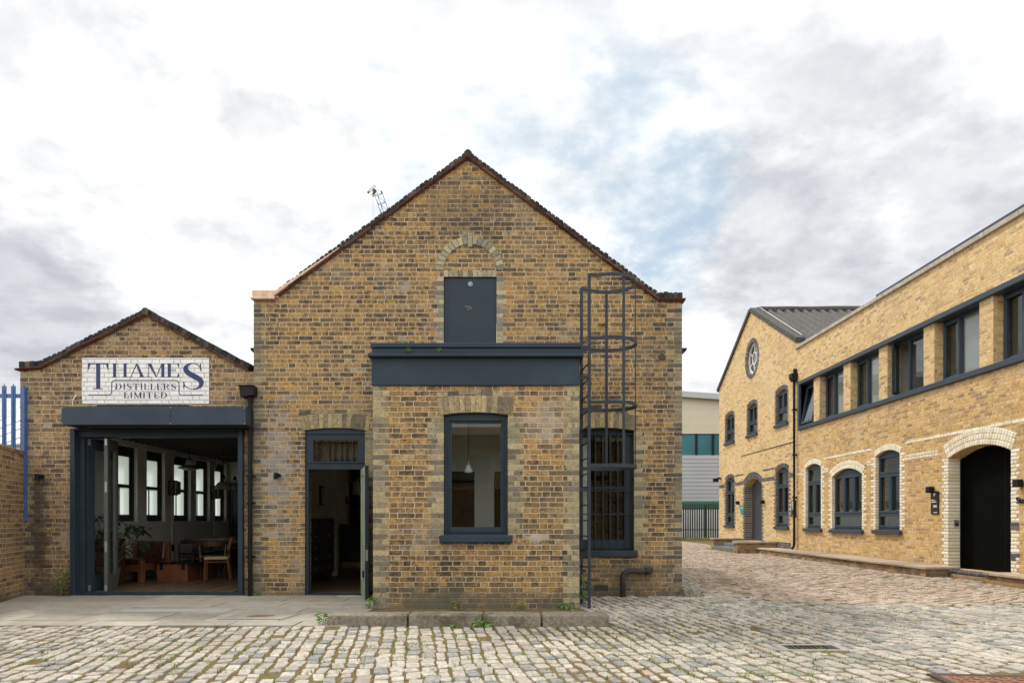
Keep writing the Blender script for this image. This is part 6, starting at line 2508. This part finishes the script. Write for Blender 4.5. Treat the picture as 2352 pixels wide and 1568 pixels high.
for x in (856.2, 858.6):
    mb = MB()
    q = pc_(x, 450)
    mb.bar(q, Vector((q.x, q.y, 12.0)), 0.018)
    mb.build('hoist_rope', 'crane_steel', cr)
mb = MB()
ft = tip[0] + dirv * 44
for i, j in ((-1, -1), (1, -1), (1, 1), (-1, 1)):
    mb.bar((ft.x + i, ft.y + j, 0), (ft.x + i, ft.y + j, ft.z + 1), 0.2)
for k in range(8):
    z = k * ft.z / 8
    mb.bar((ft.x - 1, ft.y - 1, z), (ft.x + 1, ft.y - 1, z + ft.z / 8), 0.1)
    mb.bar((ft.x + 1, ft.y + 1, z), (ft.x - 1, ft.y + 1, z + ft.z / 8), 0.1)
mb.build('mast', 'crane_blue', cr)

# the buildings across the yard, seen only as reflections in the glass
op = thing('opposite_building', 'red brick block with pale window bands across the yard, mirrored in the bay window', 'building', (0, -17, 0))
mb = MB()
mb.box(-30, 26, -22, -17, -0.05, 5.6)
mb.build('wall', 'inside_brick', op)
mb = MB()
mb.box(-30.1, 26.1, -22, -16.9, 5.6, 6.0)
mb.build('parapet_band', 'sandstone', op)
for k in range(9):
    mb = MB()
    mb.box(-27 + k * 5.6, -23.6 + k * 5.6, -16.98, -16.94, 3.0, 4.6)
    mb.build('window', 'smoked_glass', op)

# ------------------------------------------------------------------ furniture of the shed room


def place(x, y, d_):
    q = px(160.8 + .2563 * x, 976.2 + .2563 * y, d_)
    return q[0], d_, q[1]


# leather armchair with a timber frame
FZ = 0.052
ax, ay, _ = place(590, 1400, 12.62)
t = thing('armchair', 'low armchair of chunky timber with dark red leather cushions behind the folded door', 'armchair', (ax - 0.05, ay + 0.16, FZ), rotz=rad(-14))
for sx in (-0.40, 0.33):
    mb = MB()
    mb.box(sx, sx + 0.085, -0.36, -0.27, 0.0, 0.56 if sx < 0 else 0.40)
    mb.build('front_leg', 'teak', t, local=True, bevel=0.006)
    mb = MB()
    mb.box(sx, sx + 0.085, 0.30, 0.39, 0.0, 0.74)
    mb.build('rear_leg', 'teak', t, local=True, bevel=0.006)
    mb = MB()
    mb.box(sx + 0.01, sx + 0.075, -0.269, 0.299, 0.22, 0.34)
    mb.build('side_rail', 'teak', t, local=True, bevel=0.004)
mb = MB()
mb.box(-0.314, 0.329, -0.35, -0.29, 0.20, 0.32)
mb.build('front_rail', 'teak', t, local=True, bevel=0.004)
mb = MB()
mb.box(-0.31, 0.325, -0.285, 0.25, 0.30, 0.43)
mb.build('seat_cushion', 'leather', t, local=True, bevel=0.045, seg=3)
mb = MB()
mb.box(-0.31, 0.325, 0.20, 0.33, 0.40, 0.78, Matrix.Rotation(rad(-8), 4, 'X'))
mb.build('back_cushion', 'leather', t, local=True, bevel=0.05, seg=3)

# low tables of dark red wood with smoked glass
for lab, (x, d_, w, dp_) in (('dark red wood block table with black glass top in front of the armchair', (916, 12.55, 0.56, 0.50)), ('second dark red wood block table behind the paper cord chair', (1128, 13.15, 0.46, 0.42))):
    cx_, cy_, _ = place(x, 1400, d_)
    t = thing('coffee_table', lab, 'table', (cx_, cy_ + dp_ / 2, FZ), group='low wood block tables')
    mb = MB()
    mb.box(-w / 2, w / 2, -dp_ / 2, dp_ / 2, 0.0, 0.335)
    mb.build('block_base', 'teak', t, local=True, bevel=0.004)
    mb = MB()
    mb.box(-w / 2 - 0.05, w / 2 + 0.14, -dp_ / 2 - 0.04, dp_ / 2 + 0.1, 0.336, 0.352)
    mb.build('glass_top', 'smoked_glass', t, local=True)
    for sx in (-1, 1):
        mb = MB()
        mb.box(sx * w * 0.36 - 0.03, sx * w * 0.36 + 0.03, -dp_ / 2 - 0.006, -dp_ / 2 - 0.0005, 0.22, 0.334)
        mb.build('inlay', 'black_metal', t, local=True)

# long dining table
tl = place(1045, 1030, 13.7)
t = thing('dining_table', 'long pale edged timber dining table under the dome lamps', 'table', (-5.55, 15.3, FZ))
mb = MB()
mb.box(-6.52, -4.62, 13.7, 17.0, 0.735, 0.785)
mb.build('table_top', 'dark_wood', t, bevel=0.004)
for x in (-6.35, -4.85):
    for y in (13.95, 16.8):
        mb = MB()
        mb.box(x - 0.035, x + 0.035, y - 0.035, y + 0.035, FZ, 0.734)
        mb.build('leg', 'dark_wood', t)


def chair(label, x, y, rz_, seat_mat, wood, group, high=True):
    t = thing('dining_chair', label, 'chair', (x, y, FZ), rz_, group)
    for sx in (-1, 1):
        mb = MB()
        mb.tube([(sx * 0.205, -0.20, 0.0), (sx * 0.195, -0.185, 0.44)], [0.013, 0.020], 8)
        mb.build('front_leg', wood, t, local=True)
        mb = MB()
        if high:
            mb.tube([(sx * 0.19, 0.235, 0.0), (sx * 0.185, 0.19, 0.42), (sx * 0.185, 0.20, 0.62), (sx * 0.17, 0.26, 0.80)], [0.013, 0.021, 0.018, 0.012], 8)
        else:
            mb.tube([(sx * 0.21, 0.215, 0.0), (sx * 0.215, 0.19, 0.42), (sx * 0.235, 0.16, 0.66)], [0.013, 0.02, 0.014], 8)
        mb.build('rear_leg', wood, t, local=True)
        mb = MB()
        mb.tube([(sx * 0.195, -0.17, 0.36), (sx * 0.187, 0.19, 0.36)], 0.011, 6)
        mb.build('stretcher', wood, t, local=True)
    mb = MB()
    mb.box(-0.225, 0.225, -0.21, 0.20, 0.405, 0.455)
    mb.build('seat', seat_mat, t, local=True, bevel=0.02, seg=2)
    mb = MB()
    if high:
        for zz, c in ((0.795, 0.050), (0.72, 0.045)):
            pts = [Vector((-0.185 + 0.37 * k / 8, 0.245 + 0.05 * math.sin(math.pi * k / 8) + (zz - 0.72) * .2, zz)) for k in range(9)]
            for p, q in zip(pts, pts[1:]):
                mb.bar(p, q, 0.014, c)
        mb.build('backrest', wood, t, local=True)
    else:
        pts = [Vector((0.29 * math.cos(rad(a)), -0.03 + 0.25 * math.sin(rad(a)), 0.68)) for a in range(-25, 206, 14)]
        for i, (p, q) in enumerate(zip(pts, pts[1:])):
            k = abs(i - 8) / 8
            mb.bar(p, q, 0.035, 0.10 - 0.07 * k)
        mb.build('backrest', wood, t, local=True)
    return t


cx_, cy_, _ = place(1320, 1405, 12.75)
chair('teak chair with woven cord seat nearest the folding doorway', cx_, cy_, rad(-72), 'rope', 'teak', 'teak cord chairs')
chair('teak chair with woven cord seat half hidden by the right door post', cx_ + 0.62, cy_ + 0.22, rad(-76), 'rope', 'teak', 'teak cord chairs')
for k, (x, y, a, l) in enumerate(((-6.46, 14.35, 70, 'dark chair with navy seat at the near end of the dining table'), (-6.50, 15.05, 80, 'dark chair with navy seat, second along the window side of the table'), (-6.50, 15.85, 84, 'dark chair with navy seat, third along the window side of the table'), (-6.48, 16.6, 88, 'dark chair with navy seat, farthest along the window side of the table'), (-5.82, 13.30, -160, 'dark round backed chair with navy seat across the table end'))):
    chair(l, x - 0.22 if k < 4 else x, y, rad(a), 'navy_leather', 'dark_wood', 'dark chairs round the dining table', high=False)


# pendant lamps
def pendant(label, x, y, z, kind, ceil, group=None, mat=None, cord_r=0.006):
    t = thing('pendant_lamp', label, 'pendant lamp', (x, y, z), group=group)
    mb = MB()
    top = {'dish': 0.25, 'dome': 0.30, 'cone': 0.27, 'jar': 0.42}[kind]
    mb.tube([(x, y, z + top - 0.01), (x, y, ceil)], cord_r, 6)
    mb.build('cord', 'black_metal', t)
    c = (x, y, z)
    mb = MB()
    if kind == 'dish':
        mb.lathe(c, [(0.02, 0.075), (0.10, 0.06), (0.225, 0.012), (0.23, 0.0), (0.22, -0.004), (0.10, -0.035), (0.0, -0.05)], 28)
        mb.build('shade', 'green_enamel', t, smooth=True)
        mb = MB()
        mb.lathe(c, [(0.085, 0.062), (0.06, 0.165), (0.0, 0.166)], 20)
        mb.build('glass_collar', 'lamp_grey', t, smooth=True)
        mb = MB()
        mb.lathe(c, [(0.06, 0.167), (0.055, 0.20), (0.02, 0.215), (0.012, 0.25), (0.0, 0.25)], 16)
        mb.build('cap', 'green_enamel', t, smooth=True)
    elif kind == 'dome':
        mb.lathe(c, [(0.0, 0.155), (0.06, 0.15), (0.11, 0.12), (0.145, 0.07), (0.158, 0.0), (0.162, -0.01), (0.152, -0.01), (0.14, 0.06), (0.10, 0.11), (0.0, 0.14)], 28)
        mb.build('shade', 'olive_enamel', t, smooth=True)
        for k in range(6):
            a = 2 * math.pi * k / 6
            mb = MB()
            mb.tube([(x + 0.065 * math.cos(a), y + 0.065 * math.sin(a), z + 0.148), (x + 0.03 * math.cos(a), y + 0.03 * math.sin(a), z + 0.225)], 0.007, 5)
            mb.build('shade_arm', 'black_metal', t)
        mb = MB()
        mb.lathe(c, [(0.042, 0.22), (0.038, 0.25), (0.018, 0.29), (0.0, 0.30)], 14)
        mb.build('cap', 'black_metal', t, smooth=True)
    elif kind == 'cone':
        mb.lathe(c, [(0.0, 0.0), (0.05, 0.002), (0.066, 0.018), (0.060, 0.035), (0.036, 0.085), (0.016, 0.125), (0.0, 0.126)], 24)
        mb.build('shade', 'lamp_grey', t, smooth=True)
        mb = MB()
        mb.lathe(c, [(0.013, 0.126), (0.012, 0.205), (0.0, 0.206)], 12)
        mb.build('brass_neck', 'brass', t, smooth=True)
    else:
        mb.lathe(c, [(0.0, 0.0), (0.12, 0.0), (0.125, 0.02), (0.125, 0.28), (0.10, 0.33), (0.03, 0.36), (0.02, 0.42), (0.0, 0.42)], 18)
        mb.build('shade', mat or 'lamp_grey', t, smooth=True)
    return t


q = place(1070, 385, 14.0)
pendant('flat green enamel dish lamp over the dining table', q[0], q[1], q[2], 'dish', 2.69)
q = place(1373, 570, 14.0)
pendant('olive dome lamp hanging left of its twin by the door post', q[0], q[1], q[2], 'dome', 2.69, group='olive dome lamps')
q = place(1478, 578, 14.75)
pendant('olive dome lamp half hidden behind the right door post', q[0], q[1], q[2], 'dome', 2.69, group='olive dome lamps')
bz = 1.2 + (2076 - (1640 + 730 / 2.903)) / (4096 * 24 / 36) * 9.75
bx = ((1760 + 330 / 2.903) - 2048) / (4096 * 24 / 36) * 9.75
pendant('pale grey bell shaped lamp with brass neck in the bay window', bx, 9.75, bz, 'cone', 3.30)

# fuse boxes with conduit on the window wall
for lab, xb, yb, xc in (('iron fuse box with conduit between the second and third shed windows', 925, 560, 898), ('iron fuse box with conduit between the fourth and fifth shed windows', 1300, 600, 1280)):
    D_ = F * 7.35 / (1176 - (160.8 + .2563 * xc))
    zb = CAMZ + (1192 - (976.2 + .2563 * yb)) * D_ / F
    t = thing('fuse_box', lab, 'fuse box', (XI, D_, zb), group='fuse boxes on the window wall')
    mb = MB()
    mb.box(XI + 0.001, XI + 0.13, D_ - 0.11, D_ + 0.11, zb - 0.16, zb + 0.16)
    mb.build('case', 'cast_iron', t, bevel=0.015)
    mb = MB()
    mb.box(XI + 0.131, XI + 0.19, D_ - 0.09, D_ + 0.09, zb - 0.14, zb + 0.14)
    mb.build('cover', 'frame_grey', t, bevel=0.015)
    mb = MB()
    mb.tube([(XI + 0.035, D_, zb + 0.16), (XI + 0.035, D_, 2.40), (XI + 0.05, D_ + 0.14, 2.62), (XI + 0.05, D_ + 0.14, 2.72)], 0.012, 6)
    mb.build('conduit', 'interior_pale', t)
    mb = MB()
    mb.tube([(XI + 0.035, D_, zb - 0.16), (XI + 0.035, D_, 0.30)], 0.012, 6)
    mb.build('conduit', 'interior_pale', t)
    mb = MB()
    mb.box(XI + 0.001, XI + 0.06, D_ - 0.06, D_ + 0.06, 0.52, 0.66)
    mb.build('socket', 'black_metal', t, bevel=0.006)

# rubber-leaved plant in a pot
t = thing('potted_plant', 'large glossy leaved plant leaning from a pot behind the folded doors', 'plant', (-6.95, 11.75, FZ))
bx_, by_ = -6.93, 11.75
mb = MB()
mb.lathe((bx_, by_, FZ), [(0.0, 0.0), (0.13, 0.0), (0.17, 0.30), (0.175, 0.32), (0.155, 0.32), (0.0, 0.28)], 20)
mb.build('pot', 'terracotta', t, smooth=True)
tips = []
for k, (xx, yy, zz) in enumerate(((245, 830, 11.55), (225, 960, 11.6), (330, 930, 11.85), (470, 960, 11.8), (560, 900, 11.9), (640, 930, 12.0), (610, 1030, 11.95), (470, 1110, 11.75), (265, 1090, 11.6), (400, 850, 11.75))):
    tips.append(Vector(place(xx, yy, zz)))
for k, tp in enumerate(tips):
    mb = MB()
    b0 = Vector((bx_, by_, FZ + 0.27))
    m1_ = b0.lerp(tp, 0.5) + Vector((0, 0, 0.06 if k % 2 else -0.02))
    mb.tube([b0, m1_, tp], [0.013, 0.010, 0.006], 6)
    mb.build('stem', 'bark', t)
    mb = MB()
    r = random.Random(40 + k)
    for j in range(13):
        a = r.uniform(0, 6.28)
        dr = Vector((math.cos(a), math.sin(a), r.uniform(-0.7, 0.35))).normalized()
        sd = dr.cross(Vector((0, 0, 1))).normalized()
        nn_ = sd.cross(dr)
        L, W = r.uniform(0.15, 0.25), r.uniform(0.05, 0.08)
        p = tp + Vector((r.gauss(0, .02), r.gauss(0, .02), r.gauss(0, .04)))
        mid1 = p + dr * L * 0.35 - nn_ * 0.01
        mid2 = p + dr * L * 0.72 - Vector((0, 0, L * .12))
        tip = p + dr * L - Vector((0, 0, L * .35))
        mb.face([p, mid1 + sd * W * .45, mid2 + sd * W * .40, tip, mid2, mid1])
        mb.face([p, mid1, mid2, tip, mid2 - sd * W * .40, mid1 - sd * W * .45])
    mb.build('leaves', 'leaf_dark', t, recalc=False)
cbx = place(235, 1360, 11.9)
t = thing('side_cabinet', 'dark wooden cabinet behind the glass of the folded door', 'cabinet', (-7.05, 12.35, FZ))
mb = MB()
mb.box(-7.33, -6.95, 12.0, 12.28, FZ, 0.86)
mb.build('carcass', 'dark_wood', t, bevel=0.005)
mb = MB()
mb.box(-7.31, -6.97, 11.985, 11.999, 0.12, 0.82)
mb.build('door', 'teak', t, bevel=0.004)

# ------------------------------------------------------------------ things inside the tall building
t = thing('drawer_chest', 'black chest of many drawers just inside the open door', 'chest', (-3.85, 13.1, 0.02))
mb = MB()
mb.box(-4.10, -3.66, 12.2, 14.0, 0.14, 1.19)
mb.box(-4.12, -3.64, 12.18, 14.02, 1.191, 1.22)
mb.build('carcass', 'chest_black', t, bevel=0.004)
for i in range(2):
    for j in range(5):
        mb = MB()
        y0, z0 = 12.24 + i * 0.88, 0.17 + j * 0.204
        mb.box(-3.6595, -3.64, y0, y0 + 0.85, z0, z0 + 0.19)
        dr_ = mb.build('drawer', 'chest_black', t, bevel=0.004)
        mb = MB()
        mb.tube([(-3.64, y0 + 0.42, z0 + 0.10), (-3.612, y0 + 0.42, z0 + 0.10)], 0.014, 8)
        mb.build('knob', 'steel', dr_)
for y in (12.3, 13.9):
    mb = MB()
    mb.box(-3.74, -3.68, y - 0.03, y + 0.03, 0.02, 0.139)
    mb.build('leg', 'chest_black', t)
q = px(712, 1175, 12.6)
t = thing('candle', 'thick pale candle on the black drawer chest', 'candle', (-3.85, 12.55, 1.22))
mb = MB()
mb.lathe((-3.85, 12.55, 1.221), [(0.0, 0.0), (0.045, 0.0), (0.045, 0.22), (0.02, 0.225), (0.0, 0.22)], 14)
mb.build('wax', 'sandstone', t, smooth=True)
mb = MB()
mb.tube([(-3.85, 12.55, 1.44), (-3.85, 12.55, 1.465)], 0.003, 5)
mb.build('wick', 'black_metal', t)
t = thing('bar_counter', 'navy bar counter with brass kick strip at the back of the room', 'counter', (-3.2, 16.8, 0.02))
mb = MB()
mb.box(-4.15, -1.8, 16.6, 17.15, 0.10, 1.04)
mb.build('front', 'bar_navy', t)
mb = MB()
mb.box(-4.15, -1.75, 16.52, 17.2, 1.041, 1.085)
mb.build('top', 'dark_wood', t, bevel=0.005)
mb = MB()
mb.box(-4.15, -1.8, 16.58, 16.599, 0.021, 0.16)
mb.build('kick_strip', 'brass', t)
for lab, dx, dz, d_ in (('white jar shaped lamp over the bar, left of the three', 777, 1120, 16.9), ('white jar shaped lamp over the bar, middle of the three', 790, 1126, 17.3), ('white jar shaped lamp over the bar, nearest the door leaf', 822, 1125, 16.7)):
    q = px(dx, dz + 12, d_)
    pendant(lab, q[0], d_, q[1], 'jar', 3.44, group='jar lamps over the bar')
for k, (x, y, w, h, dd_) in enumerate(((716, 1138, 0.5, 0.42, 15.2), (732, 1134, 0.35, 0.5, 16.0), (762, 1124, 0.34, 0.30, 17.5), (762, 1143, 0.34, 0.28, 17.5), (731, 1166, 0.38, 0.4, 16.0))):
    zc_ = CAMZ + (1192 - y) * dd_ / F
    t = thing('picture_frame', ('wide framed print nearest the doorway on the left wall', 'tall framed print beside the wide print', 'upper small framed print by the bar post', 'lower small framed print by the bar post', 'low framed print under the tall print')[k], 'picture', (-4.2, dd_, zc_), group='framed prints on the room wall')
    mb = MB()
    mb.slab(lambda u, z, w_: Vector((-4.219 + w_, dd_ + u, zc_ + z)), rect(-w / 2, w / 2, -h / 2, h / 2), [rect(-w / 2 + .03, w / 2 - .03, -h / 2 + .03, h / 2 - .03)], 0.0, 0.03)
    mb.build('frame', 'black_metal', t)
    mb = MB()
    mb.box(-4.218, -4.205, dd_ - w / 2 + .031, dd_ + w / 2 - .031, zc_ - h / 2 + .031, zc_ + h / 2 - .031)
    mb.build('print', 'picture_paper', t)
